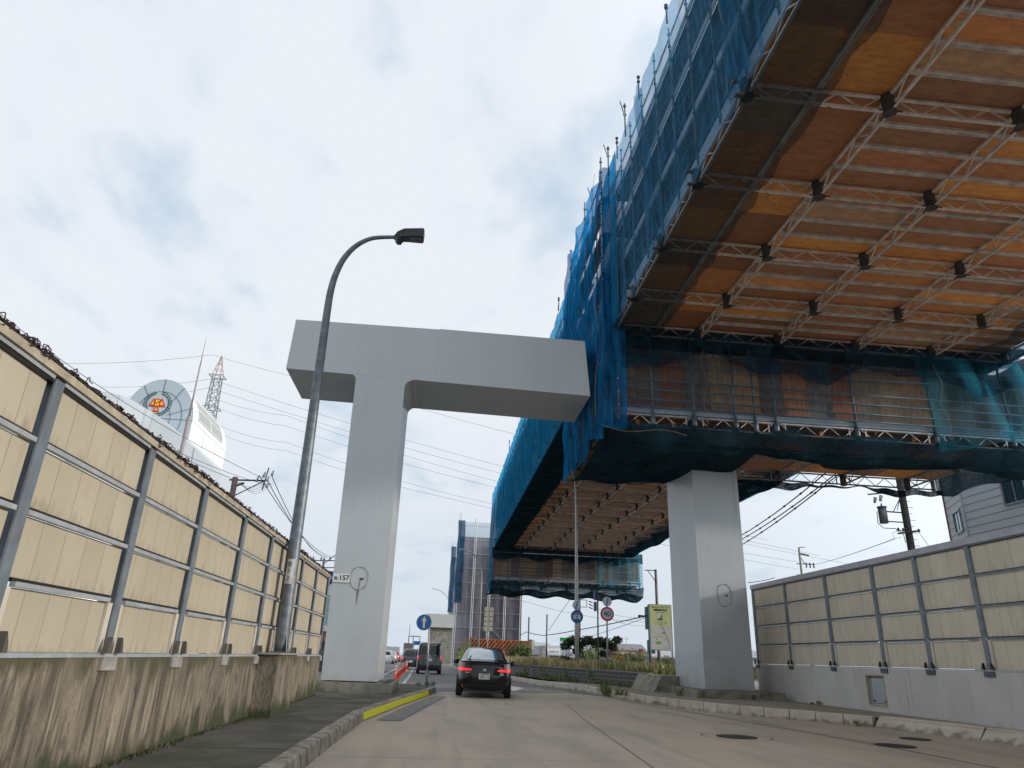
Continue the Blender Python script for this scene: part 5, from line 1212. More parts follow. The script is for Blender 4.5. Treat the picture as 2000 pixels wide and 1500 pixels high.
for rr_ in (.36, .68):
    for i in range(40):
        a0, a1 = R(i * 5.5 - 30), R((i + 1) * 5.5 - 30); g.obox((xc + Rx * rr_ * math.cos(a0), 119.93, C.z + Rr * rr_ * math.sin(a0)), (xc + Rx * rr_ * math.cos(a1), 119.93, C.z + Rr * rr_ * math.sin(a1)), .08, .03, up=(0, 1, 0))
g.build('radial_seam', seam, t)
for z in (C.z - .1, C.z - 6.8, C.z - 13): g = MB(); g.box(xc - Rx, xc + Rx, 119.92, 119.95, z, z + .10); g.build('front_seam', seam, t)
# barrel glazing and white side panels
g = MB()
def br(u, v): a = R(8 + 62 * u); return (xc + (Rx + .07) * math.cos(a), 122.5 + 15 * v, C.z + (Rr + .07) * math.sin(a))
g.grid(br, 14, 4); g.build('barrel_grille', mat('barrel_grille', (.33, .34, .32), .5, .2, .12, 3), t)
g = MB()
for v in (0, .5, 1):
    for i in range(14): g.obox(br(i / 14, v), br((i + 1) / 14, v), .22, .12)
for u in (0, .25, .5, .75, 1): g.obox(br(u, 0), br(u, 1), .16, .12)
g.build('glazing_bar', bw, t)
g = MB(); X = xc + Rx + .03
for z in range(int(C.z) - 24, int(C.z) + 1, 4): g.box(X - .02, X, 120, 120 + D, z + .6, z + .68)
for y in (127, 134): g.box(X - .02, X, y, y + .08, 5, C.z)
g.build('side_seam', mat('side_seam', (.40, .42, .44), .6), t)
# emblem: laurel ring and letters
E_ = P(308, 789, 120); ey = 119.85
cr = T('hall_crest', 'round crest on the white hall tower: red and yellow letters in a green laurel wreath', 'emblem', (E_.x, ey, E_.z))
g = MB(); er = Rr * .29
for side in (-1, 1):
    for i in range(13):
        a = R(-82 + i * 12.6); 
        for off_, tw in ((.90, .5), (1.08, -.5)):
            ca = math.cos(a) * side; p = Vector((E_.x + er * off_ * ca, ey, E_.z + er * off_ * math.sin(a)))
            tdir = Vector((-math.sin(a) * side, 0, math.cos(a))); n_ = Vector((math.cos(a) * side, 0, math.sin(a)))
            d = (tdir + n_ * tw).normalized() * er * .125; e = Vector((d.z, 0, -d.x)) * .42
            g.prism([p - d, p - d * .1 + e, p + d, p - d * .1 - e], (0, .05, 0))
g.prism([(E_.x - er * .3, ey, E_.z - er * 1.2), (E_.x, ey, E_.z - er * 1.0), (E_.x + er * .3, ey, E_.z - er * 1.2), (E_.x, ey, E_.z - er * 1.15)], (0, .05, 0))
g.build('laurel', mat('laurel_green', (.006, .09, .05), .5), cr)
g = MB(); g.disc((E_.x, E_.z), er * .82, ey + .06, .03, 32); g.build('crest_disc', mat('crest_disc', (.46, .52, .55), .4), cr)
er2 = mat('crest_red', (.62, .03, .02), .5); ey2 = mat('crest_yellow', (.85, .55, .02), .5)
def tri(cx_, cz_, w_, h_, m, dy, nm):
    g = MB(); g.prism([(cx_ - w_ / 2, ey - dy, cz_ - h_ / 2), (cx_ + w_ / 2, ey - dy, cz_ - h_ / 2), (cx_, ey - dy, cz_ + h_ / 2)], (0, .03, 0)); g.build(nm, m, cr)
for dx, dz, k_ in ((-.33, .12, 1), (.33, .12, 1), (0, -.42, .8)):
    tri(E_.x + er * dx, E_.z + er * dz, er * .72 * k_, er * .78 * k_, er2, .03, 'letter'); tri(E_.x + er * dx, E_.z + er * (dz - .03), er * .30 * k_, er * .38 * k_, ey2, .07, 'letter_inlay')
text('letter', 'S', er * .78, er2, cr, E_.x, ey - .09, E_.z + er * .04, bold=.22, extr=.02); text('letter_inlay', 'S', er * .70, ey2, cr, E_.x, ey - .14, E_.z + er * .04, bold=.05, extr=.02)
# curved wing before the tower
t = T('hall_wing', 'pale metal clad hall wing with a rounded left shoulder and sloping roof, before the tower', 'building', (-48, 112, 0))
def pw(px, py): q = P(px, py, 110); return (q.x, q.z)
top = [pw(*p) for p in ((196, 800), (205, 790), (216, 786), (235, 786), (252, 787), (270, 791), (285, 799), (300, 806), (340, 840), (380, 875), (412, 905), (433, 924))]
g = MB(); n = len(top); k = 0; g.sm = True
def bulge(i):
    t_ = i / (n - 1); return 110 - 6 * max(0, math.cos(min(1, t_ * 1.6) * math.pi / 2)) + (0 if i else 0)
for i, (x, z) in enumerate(top): g.v += [(x, bulge(i), 0), (x, bulge(i), z), (x + .5, 120 - .1, z)]
for i in range(n - 1): g.face([3 * i, 3 * i + 3, 3 * i + 4, 3 * i + 1]); g.face([3 * i + 1, 3 * i + 4, 3 * i + 5, 3 * i + 2])
g.build('wing_shell', bwing, t)
g = MB()
for i in (4, 7, 9):
    x, z = top[i]; g.box(x - .04, x + .04, bulge(i) - .03, bulge(i) + .02, 5, z)
g.build('wing_seam', mat('wing_seam', (.35, .39, .41), .5), t)
g = MB(); x, z = top[-1]; g.poly([(x, 110, 0), (x + .5, 119.9, 0), (x + .5, 119.9, z), (x, 110, z)]); g.build('end_wall', bwing, t)
# lightning rod
q0 = P(359, 862, 107); q1 = P(396, 658, 107); t = T('lightning_rod', 'very tall thin rod in front of the white hall tower', 'mast', (q0.x, 107, 0))
g = MB(); g.tube((q0.x, 107, 0), (q0.x, 107, q0.z + 4), .35, 8, .32); g.tube((q0.x, 107, q0.z + 4), (q0.x, 107, q1.z - 5), .16, 8, .12); g.tube((q0.x, 107, q1.z - 5), (q0.x, 107, q1.z), .09, 6, .03); g.build('mast', mat('mast_steel', (.30, .26, .26), .6, .3), t)
# pylon
def pylon(label, px, pt, pb, Y, w0):
    a = P(px, pt, Y); b = P(px, pb, Y); t = T('transmission_pylon', label, 'pylon', (b.x, Y, 0)); g = MB(); x = b.x; H = a.z; zs = [0, .3 * H, .6 * H, .75 * H, .80 * H, .86 * H, .91 * H]
    def hw(z): return w0 * (1 - .72 * (z / H) ** .8)
    prev = None
    z = 0; lv = []
    while z < H * .93: lv.append(z); z += max(2.2, hw(z) * 1.5)
    for z0, z1 in zip(lv[:-1], lv[1:]):
        a0, a1 = hw(z0), hw(z1)
        for sx, sy in ((-1, -1), (1, -1), (1, 1), (-1, 1)): g.tube((x + sx * a0, Y + sy * a0, z0), (x + sx * a1, Y + sy * a1, z1), .13, 4)
        for s_ in (-1, 1):
            g.tube((x - a0, Y + s_ * a0, z0), (x + a1, Y + s_ * a1, z1), .07, 3); g.tube((x + a0, Y + s_ * a0, z0), (x - a1, Y + s_ * a1, z1), .07, 3)
            g.tube((x + s_ * a0, Y - a0, z0), (x + s_ * a1, Y + a1, z1), .07, 3); g.tube((x + s_ * a0, Y + a0, z0), (x + s_ * a1, Y - a1, z1), .07, 3)
            g.tube((x - a1, Y + s_ * a1, z1), (x + a1, Y + s_ * a1, z1), .07, 3)
    zt = lv[-1]; ht = hw(zt) * 1.15
    for zz_ in (zt, zt - H * .12):
        ww = ht * (1.5 if zz_ == zt else 1.7)
        for s_ in (-1, 1):
            g.tube((x - ww, Y + s_ * ww, zz_), (x + ww, Y + s_ * ww, zz_), .12, 4); g.tube((x + s_ * ww, Y - ww, zz_), (x + s_ * ww, Y + ww, zz_), .12, 4)
    g.build('lattice', mat('pylon_steel', (.24, .27, .28), .6, .3), t); g = MB()
    for sx, sy in ((-1, -1), (1, -1), (1, 1), (-1, 1)):
        g.tube((x + sx * ht, Y + sy * ht, zt), (x, Y, H), .12, 4)
        for k_ in (.3, .6): g.tube((x + sx * ht * (1 - k_), Y + sy * ht * (1 - k_), zt + (H - zt) * k_), (x - sy * ht * (1 - k_), Y + sx * ht * (1 - k_), zt + (H - zt) * k_), .08, 3)
    g.build('peak', mat('pylon_peak', (.45, .35, .27), .6, .2), t); return Vector((x, Y, H))
pk = pylon('steel lattice pylon rising behind the white hall tower', 412, 693, 800, 190, 3.3)
# ------------------------------------------------------------------ wires
wirem = mat('wire', (.09, .10, .12), .6)
def wire(label, a, b, sag, r, n=16, name='power_line', group=None, m=None):
    a = Vector(a); b = Vector(b); g = MB(); g.path([a.lerp(b, i / n) - Vector((0, 0, sag * 4 * (i / n) * (1 - i / n))) for i in range(n + 1)], r, 4)
    o = g.build(name, m or wirem); tag(o, label, 'power line', group); return o
GL = 'thin high voltage lines crossing the sky'
LN = [(720, 1000), (745, 760), (760, 860), (785, 900), (812, 930), (840, 960)]
def chain(label, pts, Ys, sag, r, group=None):
    g = MB()
    for (a, ya), (b, yb) in zip(list(zip(pts, Ys))[:-1], list(zip(pts, Ys))[1:]):
        A = P(a[0], a[1], ya); B = P(b[0], b[1], yb); g.path([A.lerp(B, i / 14) - Vector((0, 0, sag * 4 * (i / 14) * (1 - i / 14))) for i in range(15)], r, 4)
    o = g.build('power_line', wirem); tag(o, label, 'power line', group)
hl = [('topmost thin line, leaving the tip of the lattice pylon to both sides', [(120, 710), (415, 693), (700, 760), (1100, 870)]),
      ('high line passing just above the round hall tower to the right', [(200, 756), (410, 740), (985, 912), (1100, 945)]),
      ('high line below the pylon head, second of the bundle behind the T shaped pier', [(250, 775), (408, 757), (980, 925), (1500, 1055)]),
      ('high line third of the bundle behind the T shaped pier', [(410, 775), (560, 812), (970, 940), (1600, 1085)]),
      ('high line fourth of the bundle behind the T shaped pier', [(420, 795), (560, 832), (960, 950), (1660, 1102)]),
      ('high line fifth of the bundle behind the T shaped pier', [(430, 832), (560, 864), (890, 968), (1560, 1098)]),
      ('lowest high line of the bundle behind the T shaped pier', [(432, 848), (560, 880), (870, 972), (1560, 1112)])]
for lb, pts in hl: chain(lb, pts, [190] * len(pts), .8, .042)
# ------------------------------------------------------------------ utility poles
wood = mat('pole_concrete', (.20, .185, .17), .8, 0, .2, 3); dark = mat('pole_dark', (.055, .05, .045), .8, 0, .2, 3); insul = mat('insulator', (.50, .50, .52), .25)
# left pole above the noise wall
Y = 34; b = P(452, 975, Y); a = P(457, 932, Y); t = T('utility_pole', 'brown utility pole with a long crossarm of insulators above the left noise wall', 'utility pole', (b.x, Y, 0))
g = MB(); g.tube((b.x, Y, 0), (b.x, Y, a.z), .17, 10, .13); g.build('pole', mat('pole_brown', (.16, .11, .10), .8, 0, .2, 3), t)
e = P(517, 938, Y); s_ = P(448, 937, Y); g = MB(); g.tube((s_.x, Y, s_.z), (e.x, Y, s_.z + .05), .04, 6); g.tube((b.x, Y, a.z - .95), (b.x + 1.3, Y, s_.z), .025, 6); g.tube((b.x, Y, a.z - .45), (b.x + .45, Y, a.z - .25), .05, 6); g.build('crossarm', dark, t)
for i, (dx, dz) in enumerate(((-.38, .0), (-.1, .22), (.10, .02), (.12, -.28), (.28, .32))):
    c = Vector((e.x + dx, Y, s_.z + dz)); g = MB(); g.tube(c, c + Vector((.05, 0, .18)), .07, 8, .05); g.tube(c + Vector((.05, 0, .18)), c + Vector((.07, 0, .27)), .05, 8, .02); g.build('insulator', insul, t)
g = MB(); g.tube((e.x - .05, Y, s_.z - .4), (e.x + .1, Y, s_.z + .7), .035, 6)
for i in range(4): g.path([(e.x - 1.4 + 1.5 * k / 8 + .1 * i, Y, s_.z - .05 - (.25 + .1 * i) * math.sin(k * math.pi / 8)) for k in range(9)], .010, 3)
g.build('jumper_wire', wirem, t)
LP = [Vector((e.x - .3, Y, s_.z + .3)), Vector((e.x + .15, Y, s_.z + .05)), Vector((e.x + .3, Y, s_.z + .3))]
# far left pole top
Y = 75; b = P(628, 1130, Y); a = P(629, 1090, Y); t = T('utility_pole', 'far utility pole top with crossarms over the end of the left noise wall', 'utility pole', (b.x, Y, 0))
g = MB(); g.tube((b.x, Y, 0), (b.x, Y, a.z), .17, 8, .12); g.build('pole', wood, t)
g = MB()
for z, w0, w1 in ((a.z - .3, -1.3, 1.4), (a.z - 1.0, -.5, 1.2)): g.tube((b.x + w0, Y, z), (b.x + w1, Y, z + .12), .05, 5)
g.tube((b.x, Y, a.z - .6), (b.x + 1.1, Y, a.z + .4), .04, 5); g.build('crossarm', dark, t)
for dx in (-1.1, -.3, .6, 1.2): g = MB(); g.tube((b.x + dx, Y, a.z - .25), (b.x + dx, Y, a.z + .1), .07, 6); g.build('insulator', dark, t)
for i, q in enumerate(LP): wire('pole line %s of three between the left utility poles' % ('upper', 'middle', 'lower')[i] if False else ('upper', 'middle', 'lower')[i] + ' of three wires running between the two left utility poles', q, (b.x + 1.2 - .5 * i, Y, a.z + .1), .9, .02)
chain('wire descending past the hall wing to the left utility pole, upper', [(0, 612), (250, 790), (515, 935)], [22, 28, 34], .1, .012); chain('wire descending past the hall wing to the left utility pole, lower', [(250, 835), (400, 905), (515, 945)], [27, 31, 34], .05, .012); chain('wire descending past the hall wing to the left utility pole, lowest', [(330, 880), (455, 935)], [30, 34], .05, .012)
# right utility pole with transformer
Y = 34; b = P(1781, 1070, Y); top_ = P(1767, 945, Y); t = T('utility_pole', 'dark utility pole with a hanging grey transformer above the right noise wall', 'utility pole', (b.x, Y, 0))
g = MB(); g.tube((b.x, Y, 0), (b.x - .05, Y, top_.z + 1.2), .20, 12, .17)
for k_ in range(8):
    z = P(1775, 980, Y).z - k_ * .33; g.tube((b.x, Y - .1, z), (b.x + .38 * (1 if k_ % 2 else .7), Y - .1, z), .015, 4)
g.build('pole', dark, t)
tr = P(1724, 1003, Y); tb_ = P(1728, 1022, Y); g = MB(); g.tube((tr.x, Y, tb_.z + .0), (tr.x, Y, tr.z + .30), .21, 16); g.tube((tr.x, Y, tr.z + .3), (tr.x, Y, tr.z + .36), .24, 16); g.tube((tr.x, Y, tr.z + .36), (tr.x, Y, tr.z + .52), .04, 6); g.build('transformer', mat('transformer_grey', (.16, .17, .18), .5, .1, .1, 5), t)
g = MB(); za = P(1750, 1000, Y).z; g.tube((tr.x, Y, za), (b.x, Y, za - .02), .035, 6); g.tube((tr.x + .2, Y, za - .52), (b.x, Y, za - .52), .03, 6); g.tube((tr.x + .6, Y, za), (b.x - .05, Y, za + .95), .022, 5); g.tube((b.x - .45, Y, za + .1), (b.x - .1, Y, za + 1), .02, 5)
zc_ = P(1775, 1040, Y).z; g.obox((b.x - .75, Y - .2, zc_ - .12), (b.x + .45, Y - .2, zc_ + .08), .09, .09); g.tube((b.x - .7, Y, za - .95), (b.x, Y, za - .95), .02, 5); g.build('crossarm', dark, t)
ci = P(1710, 972, Y)
for dx, dz in ((0, 0), (.33, .12)): g = MB(); g.tube((ci.x + dx, Y, ci.z + dz), (ci.x + dx - .1, Y, ci.z + dz - .28), .10, 8, .06); g.build('insulator', insul, t)
for dx in (-.7, -.45, -.3, .4): g = MB(); g.tube((b.x + dx, Y - .2, zc_ + .0), (b.x + dx, Y - .2, zc_ + .17), .05, 6); g.build('insulator', dark, t)
g = MB(); g.tube((ci.x - .4, Y, ci.z + .15), (ci.x + .5, Y, ci.z + .28), .04, 5); g.path([(ci.x + .35, Y, ci.z - .1), (tr.x + .0, Y, tr.z + .5)], .01, 3)
g.path([(tr.x - .3, Y, tr.z + .1), (tr.x - .34, Y, tb_.z), (tr.x - .1, Y, tb_.z - .25), (tr.x + .6, Y, tb_.z - .25), (tr.x + .95, Y, tb_.z - .45), (tr.x + 1.0, Y, tb_.z - .95)], .02, 4)
g.path([(b.x - .7, Y - .2, zc_), (b.x - 1.05, Y - .2, zc_ - .1), (b.x - 1.0, Y - .2, zc_ - .4), (b.x - .6, Y - .2, zc_ - .3)], .012, 3); g.build('jumper_wire', wirem, t)
# pole beyond, right wall top
Y = 70; b = P(1566, 1122, Y); a = P(1560, 1070, Y); t = T('utility_pole', 'slim utility pole with small crossarms seen over the right noise wall', 'utility pole', (b.x, Y, 0))
g = MB(); g.tube((b.x, Y, 0), (b.x, Y, a.z), .17, 8, .10); g.path([(b.x, Y, a.z), (b.x + .05, Y, a.z + .05), (b.x + .7, Y, a.z + .08)], .05, 5); g.build('pole', wood, t)
g = MB(); z1 = P(1575, 1102, Y).z; g.tube((b.x - .4, Y, z1), (b.x + 1.5, Y, z1 + .03), .05, 5); g.tube((b.x, Y, z1 + .8), (b.x + .5, Y, z1), .04, 5); g.tube((b.x, Y, z1 + 1.05), (b.x + 1.0, Y, z1 + .9), .08, 6); g.tube((b.x - .5, Y, z1 - 1.2), (b.x + .8, Y, z1 - 1.2), .05, 5); g.build('crossarm', dark, t)
for dx in (.6, 1.0, 1.4, -.4, .55): g = MB(); zz_ = z1 if dx in (.6, 1.0, 1.4) else z1 - 1.2; g.tube((b.x + dx, Y, zz_ - .35), (b.x + dx, Y, zz_ + .15), .07, 6); g.build('insulator', dark, t)
# poles behind signs
Y = 62; b = P(1284, 1200, Y); a = P(1276, 1112, Y); t = T('utility_pole', 'grey utility pole with a braced arm standing above the evacuation board', 'utility pole', (b.x, Y, 0))
g = MB(); g.tube((b.x, Y, 0), (b.x, Y, a.z), .16, 8, .12); g.build('pole', wood, t); g = MB(); g.tube((b.x - 1.0, Y, a.z - .1), (b.x, Y, a.z - .1), .04, 5); g.tube((b.x - .75, Y, a.z - .1), (b.x, Y, a.z - 1.1), .035, 5); g.build('arm_brace', dark, t)
Y = 66; b = P(1132, 1250, Y); a = P(1133, 1168, Y); t = T('utility_pole', 'thin utility pole with a square wire frame right behind the car sign', 'utility pole', (b.x, Y, 0))
g = MB(); g.tube((b.x, Y, 0), (b.x, Y, a.z), .13, 8, .1); g.build('pole', wood, t); g = MB(); e = P(1146, 1172, Y); f = P(1146, 1186, Y)
for p, q in (((b.x, e.z), (e.x, e.z)), ((b.x, f.z), (e.x, f.z)), ((e.x, e.z), (e.x, f.z))): g.tube((p[0], Y, p[1]), (q[0], Y, q[1]), .035, 4)
for k_ in range(3): q = P(1150, 1174 + k_ * 6, Y); g.tube((q.x, Y, q.z), (q.x + .35, Y, q.z - .12), .05, 5)
g.build('wire_frame', dark, t)
# thick cables behind the right column
for i, (a, b) in enumerate((((1450, 1044), (1575, 955)), ((1451, 1052), (1598, 952)), ((1452, 1062), (1606, 952)))):
    A = P(*a, 45); B = P(*b, 31); g = MB(); g.path([A.lerp(B, k / 12) - Vector((0, 0, .10 * 4 * (k / 12) * (1 - k / 12))) for k in range(-3, 18)], .030, 5)
    for k in (1, 3.5, 6, 8.7, 11.2): p = A.lerp(B, k / 12) - Vector((0, 0, .10 * 4 * (k / 12) * (1 - k / 12))); d = (B - A).normalized() * .09; g.tube(p - d, p + d, .052, 6)
    o = g.build('overhead_cable', mat('cable_black', (.03, .03, .033), .6)); tag(o, ('upper', 'middle', 'lower')[i] + ' of three thick spaced cables slanting up behind the right column', 'cable')
chain('cable running from the verge poles up to the teal signal behind the board', [(1015, 1240), (1028, 1234), (1060, 1241), (1120, 1232), (1262, 1203)], [80, 80, 76, 70, 50], .05, .045)
chain('thin lower cable looping from the grey utility pole towards the left', [(1130, 1250), (1262, 1206)], [70, 50], .05, .02); chain('thin diagonal wire rising towards the far scaffold box', [(1071, 1232), (1115, 1168)], [70, 60], 0, .02)
chain('wire from the dark utility pole down to the slim pole', [(1748, 1052), (1590, 1103)], [34, 70], .1, .02); chain('short thick service cable sagging from the right column', [(1461, 1138), (1490, 1134), (1513, 1128)], [50, 50, 50], .02, .035)
chain('guy wire running down to the right from the dark utility pole', [(1795, 1040), (1815, 1068)], [34, 32], 0, .012)
for i, (a, b) in enumerate((((1010, 1170), (1270, 1215)), ((1150, 1180), (1265, 1205)), ((1160, 1190), (1262, 1222)))): chain('faint distant wire %s behind the 40 sign' % ('high', 'mid height', 'low')[i], [a, b], [90, 90], .6, .022)
# ------------------------------------------------------------------ right house with siding
sid = mat('siding', (.52, .52, .53), .55, 0, .04, 1); lap = mat('siding_gap', (.12, .12, .13), .7)
B = P(1875, 960, 40); bx_, by_ = B.x, 40.0; A = Vector((bx_ + .38 * 3.6, by_ + .92 * 3.6, 0)); t = T('house', 'grey sided building with aluminium windows behind the right noise wall', 'house', (bx_ + 4, by_, 0))
g = MB(); g.poly([(bx_, by_ - 14, 0), (bx_, by_, 0), (bx_, by_, 17), (bx_, by_ - 14, 17)][::-1]); g.poly([(bx_, by_, 0), (A.x, A.y, 0), (A.x, A.y, 17), (bx_, by_, 17)][::-1]); g.poly([(bx_, by_ - 14, 17), (bx_, by_, 17), (A.x, A.y, 17), (A.x + 9, A.y, 17), (A.x + 9, by_ - 14, 17)]); g.poly([(bx_, by_ - 14, 0), (bx_ + 10, by_ - 14, 0), (bx_ + 10, by_ - 14, 17), (bx_, by_ - 14, 17)])
g.build('wall', sid, t)
g = MB(); z = .5
dA = (A - Vector((bx_, by_, 0))).normalized()
while z < 17: g.obox((bx_ - .006, by_ - 14, z), (bx_ - .006, by_, z), .014, .022); g.obox((bx_ - .006, by_ + .01, z), (A.x - .006, A.y, z), .014, .022); z += .455
g.build('siding_gap', lap, t)
g = MB(); g.tube((A.x - .03, A.y + .03, 0), (A.x - .03, A.y + .03, 17), .06, 6); g.build('downpipe', mat('downpipe', (.12, .03, .03), .5), t)
g = MB(); g.obox((bx_ - .01, by_ + .0, 0), (bx_ - .01, by_ + .0, 17), .10, .10, up=(0, 1, 0)); g.build('corner_trim', mat('siding_trim', (.50, .50, .50), .5), t)
def win(face, s0, s1, z0, z1, cm):
    o0 = Vector((bx_, by_, 0)); d = dA if face == 'A' else Vector((0, -1, 0)); nrm = Vector((-dA.y, dA.x, 0)) if face == 'A' else Vector((-1, 0, 0))
    if nrm.x > 0: nrm = -nrm
    def q(s, z, k): return o0 + d * s + nrm * k + Vector((0, 0, z))
    g = MB()
    for (a, b) in ((q(s0, z0, .05), q(s1, z0, .05)), (q(s0, z1, .05), q(s1, z1, .05)), (q(s0, z0, .05), q(s0, z1, .05)), (q(s1, z0, .05), q(s1, z1, .05))): g.obox(a, b, .09, .10, up=nrm)
    m_ = (s0 + s1) / 2; g.obox(q(m_, z0, .03), q(m_, z1, .03), .05, .05, up=nrm); f = g.build('window', mat('window_frame', (.36, .37, .37), .4, .5), t)
    g = MB(); g.poly([q(s0, z0, .02), q(s1, z0, .02), q(s1, z1, .02), q(s0, z1, .02)]); g.build('pane', cm, f)
sky_gl = mat('pane_sky', (.30, .40, .48), .06, .75, .08, .6); dk_gl = mat('pane_dark', (.045, .05, .045), .1, .2, .3, 3)
zA = P(1866, 1020, 41).z; win('A', .75, 2.15, zA - .55, zA + .75, sky_gl); win('S', 3.35, 5.0, zA + .2, zA + 1.6, dk_gl); win('S', 7.6, 9.2, zA + .2, zA + 1.6, dk_gl)
# ------------------------------------------------------------------ far houses, shop, lorry, signs on the right
def house(label, px0, px1, ptop, Y, wall_c, roof_c, D=8, gable=False, roofh=1.2, wins=2, name='house'):
    a = P(px0, 1300, Y).x; b = P(px1, 1300, Y).x; H = P((px0 + px1) / 2, ptop, Y).z; t = T(name, label, name.replace('_', ' '), ((a + b) / 2, Y, 0)); wm = mat('wall_%d%d' % (px0, ptop), wall_c, .8, 0, .06, 1); rm = mat('roof_%d%d' % (px0, ptop), roof_c, .7, 0, .1, 2, st=(1, 1, 4))
    e = H - roofh; g = MB(); g.box(a, b, Y, Y + D, 0, e); g.build('wall', wm, t); g = MB(); o_ = .35
    if gable:
        m_ = (a + b) / 2; g.prism([(a - o_, Y - o_, e), (b + o_, Y - o_, e), (m_, Y - o_, H)], (0, D + 2 * o_, 0))
    else: g.prism([(a - o_, Y - o_, e), (a - o_, Y + D + o_, e), (a - o_, Y + D / 2, H)], (b - a + 2 * o_, 0, 0)); g.ci = 0
    g.build('roof', rm, t, recalc=True)
    for k_ in range(wins):
        for fl in range(2 if e > 4.5 else 1):
            xc_ = a + (b - a) * (k_ + .5) / wins; zz_ = e - 1.3 - fl * 2.6; g = MB(); g.box(xc_ - .65, xc_ + .65, Y - .05, Y - .0, zz_ - .55, zz_ + .55); f = g.build('window', mat('window_frame', (.36, .37, .37), .4, .5), t); g = MB(); g.box(xc_ - .58, xc_ + .58, Y - .07, Y - .052, zz_ - .48, zz_ + .48); g.build('pane', dk_gl, f)
    return t, a, b, e, Y
h1 = house('salmon pink two storey house with a grey tiled roof left of the evacuation board', 1210, 1262, 1257, 150, (.42, .29, .22), (.17, .16, .17), 9, False, 1.3, 3)
t, a, b, e, Y = h1
for xa in (a + .6, b - 3.2):
    g = MB(); g.box(xa, xa + 2.6, Y - 1.0, Y - .08, e - 2.6, e - 1.7); g.build('balcony', mat('balcony', (.30, .22, .19), .7), t)
g = MB(); xa = a + 9; z = P(1245, 1257, 150).z; g.tube((b - 3, Y + 4, z - .1), (b - 3, Y + 4, z + 1.2), .04, 4); g.tube((b - 3.7, Y + 4, z + .9), (b - 2.3, Y + 4, z + .9), .03, 4); g.tube((b - 3.4, Y + 4, z + 1.15), (b - 2.6, Y + 4, z + 1.15), .03, 4); g.build('aerial', dark, t)
house('pale two storey house mostly hidden behind the dark shrub', 1150, 1200, 1262, 155, (.48, .42, .33), (.22, .20, .19), 8, True, 1.6, 2)
house('grey walled low house with a hipped roof behind the first bare pole', 1034, 1062, 1262, 150, (.16, .18, .22), (.13, .13, .15), 8, False, 1.6, 2)
house('brown roofed cream house behind the white lorry', 1060, 1096, 1262, 160, (.50, .45, .36), (.22, .18, .16), 8, True, 2.4, 2)
house('small white gabled house between the green sign and the shrub', 1098, 1124, 1270, 165, (.55, .56, .56), (.25, .26, .28), 8, True, 2.0, 2)
house('long pale factory roof on the horizon behind the low houses', 1044, 1075, 1254, 270, (.36, .37, .34), (.33, .34, .31), 20, False, 1.5, 0, 'factory')
house('low grey building glimpsed between the right column and the noise wall', 1462, 1500, 1268, 70, (.36, .37, .38), (.30, .31, .33), 8, False, .8, 1, 'shed')
# shop with canopy right of the board posts
Y = 90; a = P(1272, 1300, Y).x; b = P(1345, 1300, Y).x; zt = P(1290, 1270, Y).z
t = T('shop', 'low pale shop with a ribbed canopy behind the posts of the evacuation board', 'shop', ((a + b) / 2, Y, 0)); g = MB(); g.box(a, b, Y, Y + 7, 0, zt - .9); g.build('wall', mat('shop_wall', (.42, .35, .30), .8, 0, .06, 2), t)
g = MB(); g.prism([(a - .2, Y - 1.2, zt - .9), (a - .2, Y - 1.2, zt - .72), (a - .2, Y + 2, zt), (a - .2, Y + 2, zt - .9)], (b - a + .4, 0, 0)); g.build('canopy', mat('shop_canopy', (.34, .35, .36), .6, .2, .1, 1, st=(6, 1, 1)), t)
for k_ in range(5):
    g = MB(); xa = a + .5 + k_ * 1.5; g.box(xa, xa + 1.0, Y - .04, Y, .3, zt - 1.3); g.build('window', dk_gl, t)
for k_ in range(3): g = MB(); g.tube((a + .1 + k_ * 1.9, Y - 1.1, 0), (a + .1 + k_ * 1.9, Y - 1.1, zt - .9), .05, 6); g.build('canopy_post', mat('rust_post', (.35, .16, .08), .8), t)
# teal backed signal cabinets
q = P(1266, 1205, 36); t = T('signal_cabinet', 'upper teal cabinet mounted behind the left edge of the evacuation board', 'cabinet', (q.x, 36, 3)); tm = mat('teal_paint', (.045, .13, .15), .55, 0, .1, 4)
z0 = P(1266, 1229, 36).z; z1 = P(1266, 1185, 36).z; g = MB(); g.box(q.x - .09, q.x + .3, 36, 36.3, z0, z1); g.build('cabinet', tm, t); g = MB(); g.tube((q.x - .45, 36, P(1262, 1203, 36).z), (q.x, 36, P(1262, 1203, 36).z), .03, 6); g.tube((q.x - .5, 36, P(1262, 1204, 36).z), (q.x - .4, 36, P(1262, 1204, 36).z), .07, 8); g.build('cable_clamp', black, t)
t2 = T('signal_cabinet', 'lower teal cabinet half hidden by the left post of the evacuation board', 'cabinet', (q.x, 36, 1.5)); z0 = P(1268, 1276, 36).z; z1 = P(1268, 1250, 36).z; g = MB(); g.box(q.x - .02, q.x + .3, 36, 36.3, z0, z1); g.box(q.x, q.x + .25, 35.98, 36.0, z0 + .05, z1 - .05); g.build('cabinet', tm, t2)
g = MB(); g.tube((q.x + .15, 36.4, .7), (q.x + .15, 36.4, P(1266, 1180, 36).z), .06, 8); o = g.build('signal_post', galvd); tag(o, 'dark post behind the evacuation board that carries the two teal cabinets', 'post')
